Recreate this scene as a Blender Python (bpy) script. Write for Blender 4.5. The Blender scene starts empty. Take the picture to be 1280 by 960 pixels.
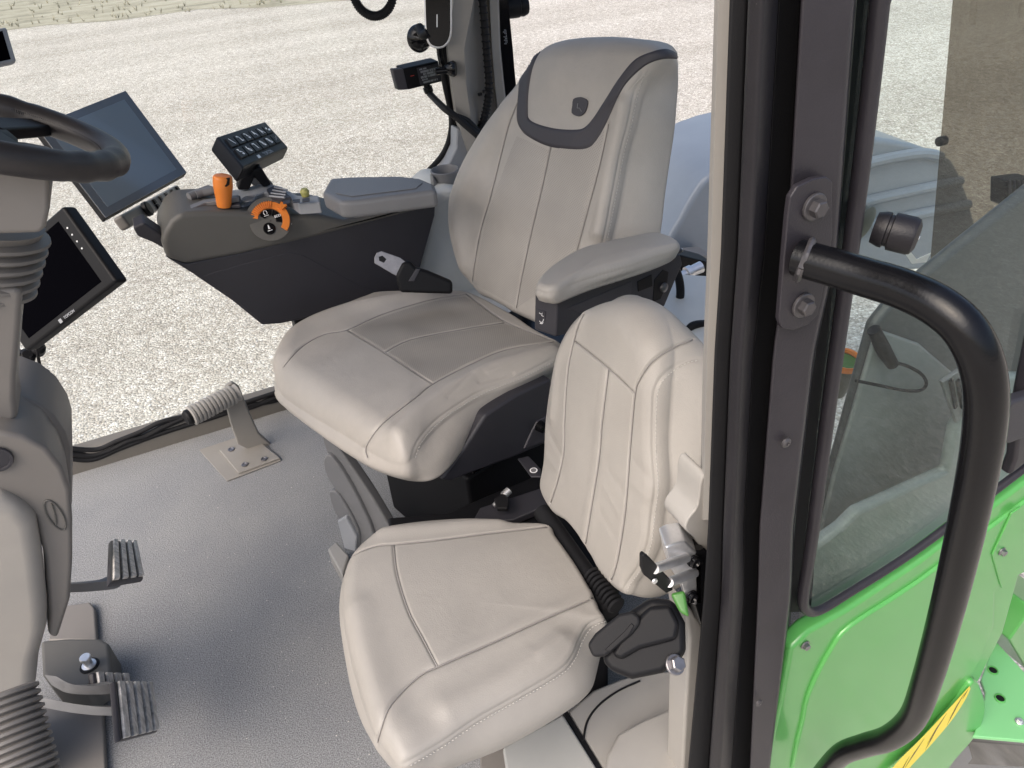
import bpy, bmesh, math, random
import numpy as np
from mathutils import Vector, Matrix
from mathutils.bvhtree import BVHTree
random.seed(7); rng = np.random.default_rng(7)
SC = bpy.context.scene
COL = SC.collection

# ------------------------------------------------------------------ camera frame (used to measure the place)
PITCH, ROLL, YAW, FPX, CH = 35.0, 5.0, 68.0, 960.0, 1.6
def _frame():
    p, r, y = map(math.radians, (PITCH, ROLL, YAW))
    hd = np.array([math.cos(y), math.sin(y), 0]); rt = np.array([math.sin(y), -math.cos(y), 0]); up = np.array([0, 0, 1.])
    F = hd*math.cos(p)-up*math.sin(p); U = hd*math.sin(p)+up*math.cos(p)
    return rt*math.cos(r)-U*math.sin(r), U*math.cos(r)+rt*math.sin(r), F
CR, CU, CF = _frame(); CC = np.array([0, 0, CH])
def ray(px, py): return (CF*FPX+CR*(px-640)-CU*(py-480))/FPX
def on(px, py, pl):
    """point of the place measured on plane pl = (point, normal)"""
    d = ray(px, py); o, n = pl
    return CC+d*(np.dot(np.array(o)-CC, n)/np.dot(d, n))
def PX(v): return (np.array([v, 0, 0.]), np.array([1., 0, 0]))
def PY(v): return (np.array([0, v, 0.]), np.array([0, 1., 0]))
def PZ(v): return (np.array([0, 0, v*1.]), np.array([0, 0, 1.]))
def at(px, py, d):
    r = ray(px, py); return CC+r/np.linalg.norm(r)*d
def unit(v): v = np.array(v, float); return v/np.linalg.norm(v)
def quad(a, b, c, d, dist):
    """four measured corners -> the flat parallelogram with corner a at this distance"""
    r = [ray(*p) for p in (a, b, c, d)]
    k0 = dist/np.linalg.norm(r[0])
    M = np.array([r[1], -r[2], r[3]]).T
    k = np.linalg.solve(M, r[0]*k0)
    return [CC+r[0]*k0, CC+r[1]*k[0], CC+r[2]*k[1], CC+r[3]*k[2]]

# ------------------------------------------------------------------ materials
def mat(name, col, rough=0.5, metal=0.0, coat=0.0, bump=0.0, bscale=400.0, var=0.0, vscale=6.0, spec=0.5, dirt=None, speck=None, crease=0.0):
    m = bpy.data.materials.new(name); m.use_nodes = True
    nt = m.node_tree; b = nt.nodes['Principled BSDF']
    b.inputs['Base Color'].default_value = (*col, 1); b.inputs['Roughness'].default_value = rough
    b.inputs['Metallic'].default_value = metal; b.inputs['Coat Weight'].default_value = coat
    b.inputs['Coat Roughness'].default_value = 0.08; b.inputs['Specular IOR Level'].default_value = spec
    tc = nt.nodes.new('ShaderNodeTexCoord')
    if var or dirt:
        n = nt.nodes.new('ShaderNodeTexNoise'); n.inputs['Scale'].default_value = vscale; n.inputs['Detail'].default_value = 6; n.inputs['Roughness'].default_value = 0.65
        nt.links.new(tc.outputs['Object'], n.inputs['Vector'])
        mx = nt.nodes.new('ShaderNodeMix'); mx.data_type = 'RGBA'
        mr = nt.nodes.new('ShaderNodeMapRange'); mr.inputs[1].default_value = 0.3; mr.inputs[2].default_value = 0.7
        nt.links.new(n.outputs['Fac'], mr.inputs[0]); nt.links.new(mr.outputs[0], mx.inputs[0])
        mx.inputs[6].default_value = (*[c*(1-var) for c in col], 1)
        mx.inputs[7].default_value = (*[min(1, c*(1+var)) for c in (dirt or col)], 1)
        nt.links.new(mx.outputs[2], b.inputs['Base Color'])
        rr = nt.nodes.new('ShaderNodeMapRange'); rr.inputs[3].default_value = rough-0.06; rr.inputs[4].default_value = rough+0.1
        nt.links.new(n.outputs['Fac'], rr.inputs[0]); nt.links.new(rr.outputs[0], b.inputs['Roughness'])
    if speck:      # dust and small chips
        sc_, th_, sc2 = speck
        n4 = nt.nodes.new('ShaderNodeTexNoise'); n4.inputs['Scale'].default_value = sc_; n4.inputs['Detail'].default_value = 5; n4.inputs['Roughness'].default_value = .7
        nt.links.new(tc.outputs['Object'], n4.inputs['Vector'])
        m4 = nt.nodes.new('ShaderNodeMapRange'); m4.inputs[1].default_value = th_; m4.inputs[2].default_value = th_+.05
        nt.links.new(n4.outputs['Fac'], m4.inputs[0])
        x4 = nt.nodes.new('ShaderNodeMix'); x4.data_type = 'RGBA'; x4.inputs[6].default_value = (*col, 1); x4.inputs[7].default_value = (*sc2, 1)
        if b.inputs['Base Color'].links: nt.links.new(b.inputs['Base Color'].links[0].from_socket, x4.inputs[6])
        nt.links.new(m4.outputs[0], x4.inputs[0]); nt.links.new(x4.outputs[2], b.inputs['Base Color'])
    if bump:
        n2 = nt.nodes.new('ShaderNodeTexNoise'); n2.inputs['Scale'].default_value = bscale; n2.inputs['Detail'].default_value = 3
        nt.links.new(tc.outputs['Object'], n2.inputs['Vector'])
        bp = nt.nodes.new('ShaderNodeBump'); bp.inputs['Strength'].default_value = bump; bp.inputs['Distance'].default_value = 0.001
        nt.links.new(n2.outputs['Fac'], bp.inputs['Height']); nt.links.new(bp.outputs['Normal'], b.inputs['Normal'])
        if crease:
            n5 = nt.nodes.new('ShaderNodeTexNoise'); n5.inputs['Scale'].default_value = 16; n5.inputs['Detail'].default_value = 7; n5.inputs['Roughness'].default_value = .55; n5.inputs['Distortion'].default_value = 1.2
            nt.links.new(tc.outputs['Object'], n5.inputs['Vector'])
            b5 = nt.nodes.new('ShaderNodeBump'); b5.inputs['Strength'].default_value = crease; b5.inputs['Distance'].default_value = .006
            nt.links.new(n5.outputs['Fac'], b5.inputs['Height']); nt.links.new(b5.outputs['Normal'], bp.inputs['Normal'])
    return m

M = {}
M['leather'] = mat('leather', (.395, .366, .332), .43, bump=.4, bscale=520, var=.08, vscale=7, crease=.16)
M['leather2'] = mat('leather_light', (.33, .31, .285), .46, bump=.4, bscale=520, var=.06, vscale=7, crease=.14)
M['peg'] = mat('warm_grey_plastic', (.25, .235, .215), .5, bump=.2, bscale=1200, var=.06)
M['sill'] = mat('sill_plastic', (.15, .138, .122), .5, bump=.2, bscale=1200, var=.08)
M['shelf2'] = mat('pale_panel', (.6, .6, .57), .45, bump=.2, bscale=1200, var=.04)
M['bolt'] = mat('dark_bolt', (.1, .095, .1), .38, metal=.6, var=.2, vscale=60, bump=.2, bscale=300)
M['seam_shade'] = mat('seam_crease_shade', (.27, .255, .245), .6)  # darker tone standing in for the shade inside the seam creases
M['trim2'] = mat('greige_trim', (.32, .30, .275), .48, bump=.2, bscale=1400, var=.06)
M['thread'] = mat('thread', (.5, .48, .455), .7)
M['band'] = mat('dark_leather', (.042, .039, .047), .5, bump=.25, bscale=900, var=.1)
M['trim'] = mat('beige_trim', (.33, .315, .295), .5, bump=.2, bscale=1400, var=.05)
M['shelf'] = mat('pale_trim', (.37, .37, .355), .45, bump=.2, bscale=1400, var=.05)
M['brown'] = mat('taupe_plastic', (.1, .096, .088), .5, bump=.25, bscale=1500, var=.08)
M['taupe'] = mat('light_taupe_plastic', (.175, .162, .15), .48, bump=.2, bscale=1500, var=.06)
M['char'] = mat('charcoal_plastic', (.03, .029, .036), .5, bump=.3, bscale=1500, var=.1)
M['grey'] = mat('grey_plastic', (.175, .175, .18), .4, bump=.25, bscale=1500, var=.08)
M['lgrey'] = mat('light_grey_plastic', (.3, .31, .33), .45, bump=.2, bscale=1500, var=.06)
M['black'] = mat('black_plastic', (.0075, .0075, .009), .5, bump=.1, bscale=900, spec=.2)
M['gloss'] = mat('gloss_black', (.005, .005, .006), .12, spec=.3)
M['rubber'] = mat('rubber', (.01, .01, .0115), .6, bump=.2, bscale=700, spec=.25)
M['paint'] = mat('satin_black_paint', (.027, .0245, .03), .38, spec=.4, bump=.35, bscale=500, var=.15, vscale=14, speck=(85, .71, (.16, .15, .15)))
M['ridge'] = mat('dark_ridge_paint', (.013, .012, .015), .4, spec=.35, bump=.3, bscale=500, var=.15, vscale=14, speck=(85, .72, (.12, .11, .11)))
M['rail'] = mat('black_powder_coat', (.004, .004, .005), .22, bump=.12, bscale=350, var=.2, vscale=20, spec=.32, speck=(110, .72, (.12, .12, .12)))
M['green'] = mat('green_paint', (.095, .37, .088), .3, coat=.45, var=.06, vscale=4, speck=(60, .72, (.24, .42, .2)))
M['yellow'] = mat('yellow_decal', (.85, .68, .06), .4)
M['ink'] = mat('decal_ink', (.06, .055, .02), .4)
M['chrome'] = mat('zinc_steel', (.78, .78, .79), .38, metal=.85, var=.1, vscale=40)
M['steel'] = mat('dull_steel', (.28, .27, .28), .4, metal=.9, var=.15, vscale=60, bump=.2, bscale=300)
M['worn'] = mat('worn_pedal', (.42, .41, .4), .5, var=.35, vscale=45, dirt=(.62, .6, .57), bump=.4, bscale=200)
M['orange'] = mat('orange_plastic', (.72, .21, .03), .4, bump=.1, bscale=900)
M['white'] = mat('white_print', (.9, .9, .9), .6)
M['screen'] = mat('screen_glass', (.075, .09, .11), .14, coat=1.0, var=.08, vscale=9)
M['dscreen'] = mat('dark_screen_glass', (.002, .002, .003), .1, spec=.0)
M['lime'] = mat('lime_plastic', (.05, .17, .03), .4)
M['leafy'] = mat('olive_knob', (.4, .38, .12), .5)

# carpet
def carpet():
    m = mat('carpet', (.27, .28, .30), .95)
    nt = m.node_tree; b = nt.nodes['Principled BSDF']; tc = nt.nodes.new('ShaderNodeTexCoord')
    n = nt.nodes.new('ShaderNodeTexNoise'); n.inputs['Scale'].default_value = 330; n.inputs['Detail'].default_value = 4
    n2 = nt.nodes.new('ShaderNodeTexNoise'); n2.inputs['Scale'].default_value = 5; n2.inputs['Detail'].default_value = 5
    for q in (n, n2): nt.links.new(tc.outputs['Object'], q.inputs['Vector'])
    r = nt.nodes.new('ShaderNodeValToRGB'); r.color_ramp.elements[0].position = .32; r.color_ramp.elements[0].color = (.14, .143, .15, 1)
    r.color_ramp.elements[1].position = .7; r.color_ramp.elements[1].color = (.36, .365, .372, 1)
    r2 = nt.nodes.new('ShaderNodeValToRGB'); r2.color_ramp.elements[0].position = .35; r2.color_ramp.elements[0].color = (.93, .93, .94, 1)
    r2.color_ramp.elements[1].position = .68; r2.color_ramp.elements[1].color = (1.04, 1.035, 1.02, 1)
    mx = nt.nodes.new('ShaderNodeMix'); mx.data_type = 'RGBA'; mx.blend_type = 'MULTIPLY'; mx.inputs[0].default_value = 1
    nt.links.new(n.outputs['Fac'], r.inputs[0]); nt.links.new(n2.outputs['Fac'], r2.inputs[0])
    nt.links.new(r.outputs[0], mx.inputs[6]); nt.links.new(r2.outputs[0], mx.inputs[7]); nt.links.new(mx.outputs[2], b.inputs['Base Color'])
    n3 = nt.nodes.new('ShaderNodeTexNoise'); n3.inputs['Scale'].default_value = 38; n3.inputs['Detail'].default_value = 8; n3.inputs['Roughness'].default_value = .8
    nt.links.new(tc.outputs['Object'], n3.inputs['Vector'])
    r3 = nt.nodes.new('ShaderNodeValToRGB'); r3.color_ramp.elements[0].position = .64; r3.color_ramp.elements[0].color = (0, 0, 0, 1); r3.color_ramp.elements[1].position = .76; r3.color_ramp.elements[1].color = (.55, .55, .55, 1)
    m3 = nt.nodes.new('ShaderNodeMix'); m3.data_type = 'RGBA'; m3.inputs[7].default_value = (.42, .39, .35, 1)
    nt.links.new(n3.outputs['Fac'], r3.inputs[0]); nt.links.new(r3.outputs[0], m3.inputs[0]); nt.links.new(mx.outputs[2], m3.inputs[6]); nt.links.new(m3.outputs[2], b.inputs['Base Color'])
    bp = nt.nodes.new('ShaderNodeBump'); bp.inputs['Strength'].default_value = .7; bp.inputs['Distance'].default_value = .003
    nt.links.new(n.outputs['Fac'], bp.inputs['Height']); nt.links.new(bp.outputs['Normal'], b.inputs['Normal'])
    b.inputs['Specular IOR Level'].default_value = .15
    return m
M['carpet'] = carpet()

def gravel_mat():
    m = mat('gravel', (.5, .47, .43), .9)
    nt = m.node_tree; b = nt.nodes['Principled BSDF']; tc = nt.nodes.new('ShaderNodeTexCoord')
    def vor(scale, feat='F1'):
        v = nt.nodes.new('ShaderNodeTexVoronoi'); v.inputs['Scale'].default_value = scale; v.feature = feat
        nt.links.new(tc.outputs['Object'], v.inputs['Vector']); return v
    v1 = vor(58); v2 = vor(17)
    big = nt.nodes.new('ShaderNodeTexNoise'); big.inputs['Scale'].default_value = .5; big.inputs['Detail'].default_value = 5
    mp = nt.nodes.new('ShaderNodeMapping'); mp.inputs['Scale'].default_value = (.16, 1.5, 1); mp.inputs['Rotation'].default_value = (0, 0, .1)
    nt.links.new(tc.outputs['Object'], mp.inputs[0]); nt.links.new(mp.outputs[0], big.inputs['Vector'])
    sep = nt.nodes.new('ShaderNodeSeparateColor'); nt.links.new(v1.outputs['Color'], sep.inputs[0])
    r = nt.nodes.new('ShaderNodeValToRGB'); e = r.color_ramp.elements
    e[0].position = 0; e[0].color = (.37, .35, .32, 1); e[1].position = 1; e[1].color = (.84, .825, .795, 1)
    for p, c in ((.15, (.46, .435, .395)), (.4, (.53, .505, .46)), (.6, (.575, .55, .505)), (.8, (.64, .615, .575))):
        x = e.new(p); x.color = (*c, 1)
    nt.links.new(sep.outputs[0], r.inputs[0])
    sep2 = nt.nodes.new('ShaderNodeSeparateColor'); nt.links.new(v2.outputs['Color'], sep2.inputs[0])
    r3 = nt.nodes.new('ShaderNodeValToRGB'); r3.color_ramp.elements[0].color = (.86, .84, .81, 1); r3.color_ramp.elements[1].color = (1.1, 1.1, 1.09, 1)
    nt.links.new(sep2.outputs[1], r3.inputs[0])
    # gaps between the stones
    g = nt.nodes.new('ShaderNodeMapRange'); g.inputs[1].default_value = .35; g.inputs[2].default_value = .75; g.inputs[3].default_value = 1.0; g.inputs[4].default_value = .76
    nt.links.new(v1.outputs['Distance'], g.inputs[0])
    def mul(a, bb):
        x = nt.nodes.new('ShaderNodeMix'); x.data_type = 'RGBA'; x.blend_type = 'MULTIPLY'; x.inputs[0].default_value = 1
        nt.links.new(a, x.inputs[6]); nt.links.new(bb, x.inputs[7]); return x.outputs[2]
    r4 = nt.nodes.new('ShaderNodeValToRGB'); r4.color_ramp.elements[0].position = .3; r4.color_ramp.elements[0].color = (.87, .855, .83, 1)
    r4.color_ramp.elements[1].position = .66; r4.color_ramp.elements[1].color = (1.08, 1.08, 1.07, 1)
    nt.links.new(big.outputs['Fac'], r4.inputs[0])
    c = mul(mul(r.outputs[0], r3.outputs[0]), r4.outputs[0])
    nt.links.new(mul(c, g.outputs[0]), b.inputs['Base Color'])
    bp = nt.nodes.new('ShaderNodeBump'); bp.inputs['Strength'].default_value = 1.0; bp.inputs['Distance'].default_value = .009; bp.invert = True
    nt.links.new(v1.outputs['Distance'], bp.inputs['Height']); nt.links.new(bp.outputs['Normal'], b.inputs['Normal'])
    b.inputs['Specular IOR Level'].default_value = .2
    return m
M['gravel'] = gravel_mat()
def grass_mat():
    m = mat('dry_grass', (.3, .27, .15), .95)
    nt = m.node_tree; b = nt.nodes['Principled BSDF']; tc = nt.nodes.new('ShaderNodeTexCoord')
    n = nt.nodes.new('ShaderNodeTexNoise'); n.inputs['Scale'].default_value = 2.2; n.inputs['Detail'].default_value = 10; n.inputs['Roughness'].default_value = .75
    mp = nt.nodes.new('ShaderNodeMapping'); mp.inputs['Scale'].default_value = (.4, 1, 1)
    nt.links.new(tc.outputs['Object'], mp.inputs[0]); nt.links.new(mp.outputs[0], n.inputs['Vector'])
    r = nt.nodes.new('ShaderNodeValToRGB'); e = r.color_ramp.elements
    e[0].position = .3; e[0].color = (.17, .16, .12, 1); e[1].position = .72; e[1].color = (.46, .44, .36, 1)
    x = e.new(.5); x.color = (.35, .33, .25, 1)
    nt.links.new(n.outputs['Fac'], r.inputs[0]); nt.links.new(r.outputs[0], b.inputs['Base Color'])
    return m
M['grass'] = grass_mat()

def glass(name, tint, refl=1.0):
    m = bpy.data.materials.new(name); m.use_nodes = True; nt = m.node_tree
    for n in list(nt.nodes): nt.nodes.remove(n)
    out = nt.nodes.new('ShaderNodeOutputMaterial'); t = nt.nodes.new('ShaderNodeBsdfTransparent'); t.inputs[0].default_value = (*tint, 1)
    g = nt.nodes.new('ShaderNodeBsdfGlossy'); g.inputs['Roughness'].default_value = 0.0; g.inputs[0].default_value = (.95, .97, 1, 1)
    lw = nt.nodes.new('ShaderNodeLayerWeight'); lw.inputs['Blend'].default_value = .5
    p = nt.nodes.new('ShaderNodeMath'); p.operation = 'POWER'; p.inputs[1].default_value = 4.0
    q = nt.nodes.new('ShaderNodeMath'); q.operation = 'MULTIPLY_ADD'; q.inputs[1].default_value = .9*refl; q.inputs[2].default_value = .045*refl
    mx = nt.nodes.new('ShaderNodeMixShader')
    nt.links.new(lw.outputs['Facing'], p.inputs[0]); nt.links.new(p.outputs[0], q.inputs[0]); nt.links.new(q.outputs[0], mx.inputs[0])
    nt.links.new(t.outputs[0], mx.inputs[1]); nt.links.new(g.outputs[0], mx.inputs[2]); nt.links.new(mx.outputs[0], out.inputs[0])
    return m
M['glass'] = glass('clear_glass', (.97, .985, .975), .5)
M['qglass'] = glass('green_tinted_glass', (.9, .95, .935), .32)
M['rglass'] = glass('smoked_glass', (.52, .485, .445), .4)

# perforated leather: dots punched in a pattern over the mesh's own UV (metres)
def perf_mat(name, col):
    m = mat(name, col, .55, bump=.0)
    nt = m.node_tree; b = nt.nodes['Principled BSDF']
    uv = nt.nodes.new('ShaderNodeUVMap'); mp = nt.nodes.new('ShaderNodeMapping'); mp.inputs['Scale'].default_value = (210, 210, 1); mp.inputs['Rotation'].default_value = (0, 0, .785)
    nt.links.new(uv.outputs[0], mp.inputs[0])
    fr = nt.nodes.new('ShaderNodeVectorMath'); fr.operation = 'FRACTION'; nt.links.new(mp.outputs[0], fr.inputs[0])
    sb = nt.nodes.new('ShaderNodeVectorMath'); sb.operation = 'DISTANCE'; sb.inputs[1].default_value = (.5, .5, 0)
    nt.links.new(fr.outputs[0], sb.inputs[0])
    mr = nt.nodes.new('ShaderNodeMapRange'); mr.inputs[1].default_value = .2; mr.inputs[2].default_value = .32; nt.links.new(sb.outputs['Value'], mr.inputs[0])
    tc = nt.nodes.new('ShaderNodeTexCoord'); n = nt.nodes.new('ShaderNodeTexNoise'); n.inputs['Scale'].default_value = 7; n.inputs['Detail'].default_value = 6
    nt.links.new(tc.outputs['Object'], n.inputs[0])
    r = nt.nodes.new('ShaderNodeValToRGB'); r.color_ramp.elements[0].position = .35; r.color_ramp.elements[0].color = (*[c*.9 for c in col], 1)
    r.color_ramp.elements[1].position = .65; r.color_ramp.elements[1].color = (*[c*1.06 for c in col], 1)
    nt.links.new(n.outputs['Fac'], r.inputs[0])
    mx = nt.nodes.new('ShaderNodeMix'); mx.data_type = 'RGBA'; mx.inputs[6].default_value = (*[c*.7 for c in col], 1)
    nt.links.new(mr.outputs[0], mx.inputs[0]); nt.links.new(r.outputs[0], mx.inputs[7]); nt.links.new(mx.outputs[2], b.inputs['Base Color'])
    return m
M['perf'] = perf_mat('perforated_leather', (.39, .362, .33))
M['perf2'] = perf_mat('perforated_seat_leather', (.325, .30, .27))

# ------------------------------------------------------------------ object helpers
def link(name, me, m=None, parent=None, **props):
    o = bpy.data.objects.new(name, me); COL.objects.link(o)
    if m is not None and me is not None:
        for x in (m if isinstance(m, (list, tuple)) else [m]): me.materials.append(M[x] if isinstance(x, str) else x)
    if parent is not None: attach(o, parent)
    for k, v in props.items(): o[k] = v
    return o
def attach(o, parent):
    o.parent = parent
    if parent.parent is None: o.matrix_parent_inverse = Matrix.Translation(-parent.location)
def thing(name, label, cat, loc=(0, 0, 0), group=None):
    o = bpy.data.objects.new(name, None); COL.objects.link(o); o.location = Vector([float(x) for x in loc]); o['label'] = label; o['category'] = cat
    o.empty_display_size = .05
    if group: o['group'] = group
    return o
def tag(o, label, cat, group=None):
    o['label'] = label; o['category'] = cat
    if group: o['group'] = group
    return o
def finish(me, ang=35, bevel=0):
    me.validate(); me.update()
    for p in me.polygons: p.use_smooth = True
    me.set_sharp_from_angle(angle=math.radians(ang))
class MB:
    """collects shapes into ONE mesh"""
    def __init__(s): s.v = []; s.f = []; s.mi = []
    def add(s, v, f, mi=0):
        k = len(s.v); s.v += [tuple(map(float, x)) for x in v]; s.f += [tuple(i+k for i in q) for q in f]; s.mi += [mi]*len(f)
        return s
    def mesh(s, name, ang=35):
        me = bpy.data.meshes.new(name); me.from_pydata(s.v, [], s.f)
        for p, i in zip(me.polygons, s.mi): p.material_index = i
        bm = bmesh.new(); bm.from_mesh(me); bmesh.ops.recalc_face_normals(bm, faces=bm.faces); bm.to_mesh(me); bm.free()
        finish(me, ang); return me
    def build(s, name, m, parent=None, bevel=0, seg=3, ang=35, **props):
        o = link(name, s.mesh(name, ang), m, parent, **props)
        if bevel:
            b = o.modifiers.new('b', 'BEVEL'); b.width = bevel; b.segments = seg; b.limit_method = 'ANGLE'; b.angle_limit = math.radians(32); b.harden_normals = False
            w = o.modifiers.new('w', 'WEIGHTED_NORMAL'); w.keep_sharp = False
            for p in o.data.polygons: p.use_smooth = True
            o.data.set_sharp_from_angle(angle=math.radians(180))
        return o
    # shapes
    def prism(s, pts, ext, mi=0, taper=None):
        n = len(pts); pts = [np.array(p, float) for p in pts]; ext = np.array(ext, float)
        c = sum(pts)/n; t = taper if taper is not None else 1.0
        v = pts+[c+(p-c)*t+ext for p in pts]
        f = [tuple(range(n)), tuple(range(2*n-1, n-1, -1))]+[(i, (i+1) % n, n+(i+1) % n, n+i) for i in range(n)]
        return s.add(v, f, mi)
    def box(s, c, ax, ay, az, mi=0):
        c, ax, ay, az = map(lambda q: np.array(q, float), (c, ax, ay, az))
        v = [c+i*ax+j*ay+k*az for k in (-1, 1) for j in (-1, 1) for i in (-1, 1)]
        return s.add(v, [(0, 2, 3, 1), (4, 5, 7, 6), (0, 1, 5, 4), (2, 6, 7, 3), (0, 4, 6, 2), (1, 3, 7, 5)], mi)
    def tube(s, pts, r, n=14, mi=0, cap=True, smooth=True, ell=None):
        P = spline(pts, 6) if smooth and len(pts) > 2 else np.array(pts, float)
        R = np.interp(np.linspace(0, 1, len(P)), np.linspace(0, 1, len(r)), r) if hasattr(r, '__len__') else np.full(len(P), r)
        T = np.gradient(P, axis=0); T /= np.linalg.norm(T, axis=1)[:, None]+1e-12
        a = unit(np.cross(T[0], [0.3, .2, 1.] if abs(T[0][2]) < .9 else [1., 0, 0])); V = []
        for i in range(len(P)):
            a = unit(a-T[i]*np.dot(a, T[i])); b = np.cross(T[i], a)
            for j in range(n):
                t = 2*math.pi*j/n; V.append(P[i]+R[i]*(a*math.cos(t)+b*math.sin(t)))
        f = []
        for i in range(len(P)-1):
            for j in range(n): f.append((i*n+j, i*n+(j+1) % n, (i+1)*n+(j+1) % n, (i+1)*n+j))
        if cap: f += [tuple(range(n-1, -1, -1)), tuple((len(P)-1)*n+j for j in range(n))]
        return s.add(V, f, mi)
    def lathe(s, o, ax, prof, n=32, mi=0, cap=True):
        """prof: (along, radius) about axis ax from o"""
        o = np.array(o, float); ax = unit(ax); a = unit(np.cross(ax, [0, 0, 1.] if abs(ax[2]) < .9 else [1., 0, 0])); b = np.cross(ax, a)
        V = [o+ax*h+r*(a*math.cos(2*math.pi*j/n)+b*math.sin(2*math.pi*j/n)) for h, r in prof for j in range(n)]
        f = [(i*n+j, i*n+(j+1) % n, (i+1)*n+(j+1) % n, (i+1)*n+j) for i in range(len(prof)-1) for j in range(n)]
        if cap: f += [tuple(range(n-1, -1, -1)), tuple((len(prof)-1)*n+j for j in range(n))]
        return s.add(V, f, mi)
    def loft(s, rows, mi=0, closed=False):
        n = len(rows[0]); V = [p for r in rows for p in r]; f = []
        for i in range(len(rows)-1):
            for j in range(n if closed else n-1): f.append((i*n+j, i*n+(j+1) % n, (i+1)*n+(j+1) % n, (i+1)*n+j))
        return s.add(V, f, mi)
def spline(pts, k=6, closed=False):
    P = np.array(pts, float); n = len(P); out = []
    rngi = range(n if closed else n-1)
    for i in rngi:
        if closed: p0, p1, p2, p3 = P[(i-1) % n], P[i], P[(i+1) % n], P[(i+2) % n]
        else: p0, p1, p2, p3 = P[max(i-1, 0)], P[i], P[i+1], P[min(i+2, n-1)]
        for t in np.arange(k)/k:
            out.append(.5*((2*p1)+(-p0+p2)*t+(2*p0-5*p1+4*p2-p3)*t*t+(-p0+3*p1-3*p2+p3)*t**3))
    if not closed: out.append(P[-1])
    return np.array(out)
def pxs(l, pl): return [on(x, y, pl) for x, y in l]
def slab(name, poly, pl, ext, m, parent=None, bevel=.004, seg=3, taper=None, smooth=0, **props):
    P = spline(poly, smooth, True) if smooth else poly
    return MB().prism(pxs(P, pl), ext, taper=taper).build(name, m, parent, bevel, seg, **props)
def hexbolt(name, c, ax, r, h, m, parent, washer=1.5, shank=True):
    mb = MB(); ax = unit(ax); c = np.array(c, float)
    if washer: mb.lathe(c, ax, [(0, r*washer), (h*.22, r*washer), (h*.28, r*washer*.93)], 28)
    mb.lathe(c+ax*h*.25, ax, [(0, r), (h*.65, r), (h*.75, r*.82)], 6)
    return mb.build(name, m, parent, ang=25)
def text(name, body, o, xd, yd, size, m, parent, ext=.0002, align='CENTER', bold=False):
    cu = bpy.data.curves.new(name, 'FONT'); cu.body = body; cu.size = size; cu.align_x = align; cu.align_y = 'CENTER'; cu.extrude = ext
    if bold: cu.offset = size*.02
    t = bpy.data.objects.new(name, cu); me = bpy.data.meshes.new_from_object(t)
    bpy.data.objects.remove(t); bpy.data.curves.remove(cu)
    xd = unit(xd); yd = unit(np.array(yd)-xd*np.dot(yd, xd)); zd = np.cross(xd, yd)
    Mx = Matrix(((xd[0], yd[0], zd[0], o[0]), (xd[1], yd[1], zd[1], o[1]), (xd[2], yd[2], zd[2], o[2]), (0, 0, 0, 1)))
    me.transform(Mx)
    return link(name, me, m, parent)

# ------------------------------------------------------------------ upholstery
def bvh_of(V, F): return BVHTree.FromPolygons([tuple(v) for v in V], F)
def hitpx(bv, px, py):
    d = unit(ray(px, py)); h = bv.ray_cast(Vector(CC), Vector(d)); return h
def project(bv, l, k=8):
    P = spline(l, k) if len(l) > 2 else np.array([np.array(l[0])+(np.array(l[1])-np.array(l[0]))*t for t in np.linspace(0, 1, 2*k)])
    out = []; nn = []
    for p in P:
        h = hitpx(bv, *p)
        if h[0] is not None: out.append(np.array(h[0])); nn.append(np.array(h[1]))
    return np.array(out), np.array(nn)
def segdist(V, L):
    best = np.full(len(V), 1e9)
    for a, b in zip(L[:-1], L[1:]):
        ab = b-a; t = np.clip(((V-a)@ab)/(ab@ab+1e-12), 0, 1); d = np.linalg.norm(V-(a+t[:, None]*ab), axis=1); best = np.minimum(best, d)
    return best
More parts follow.
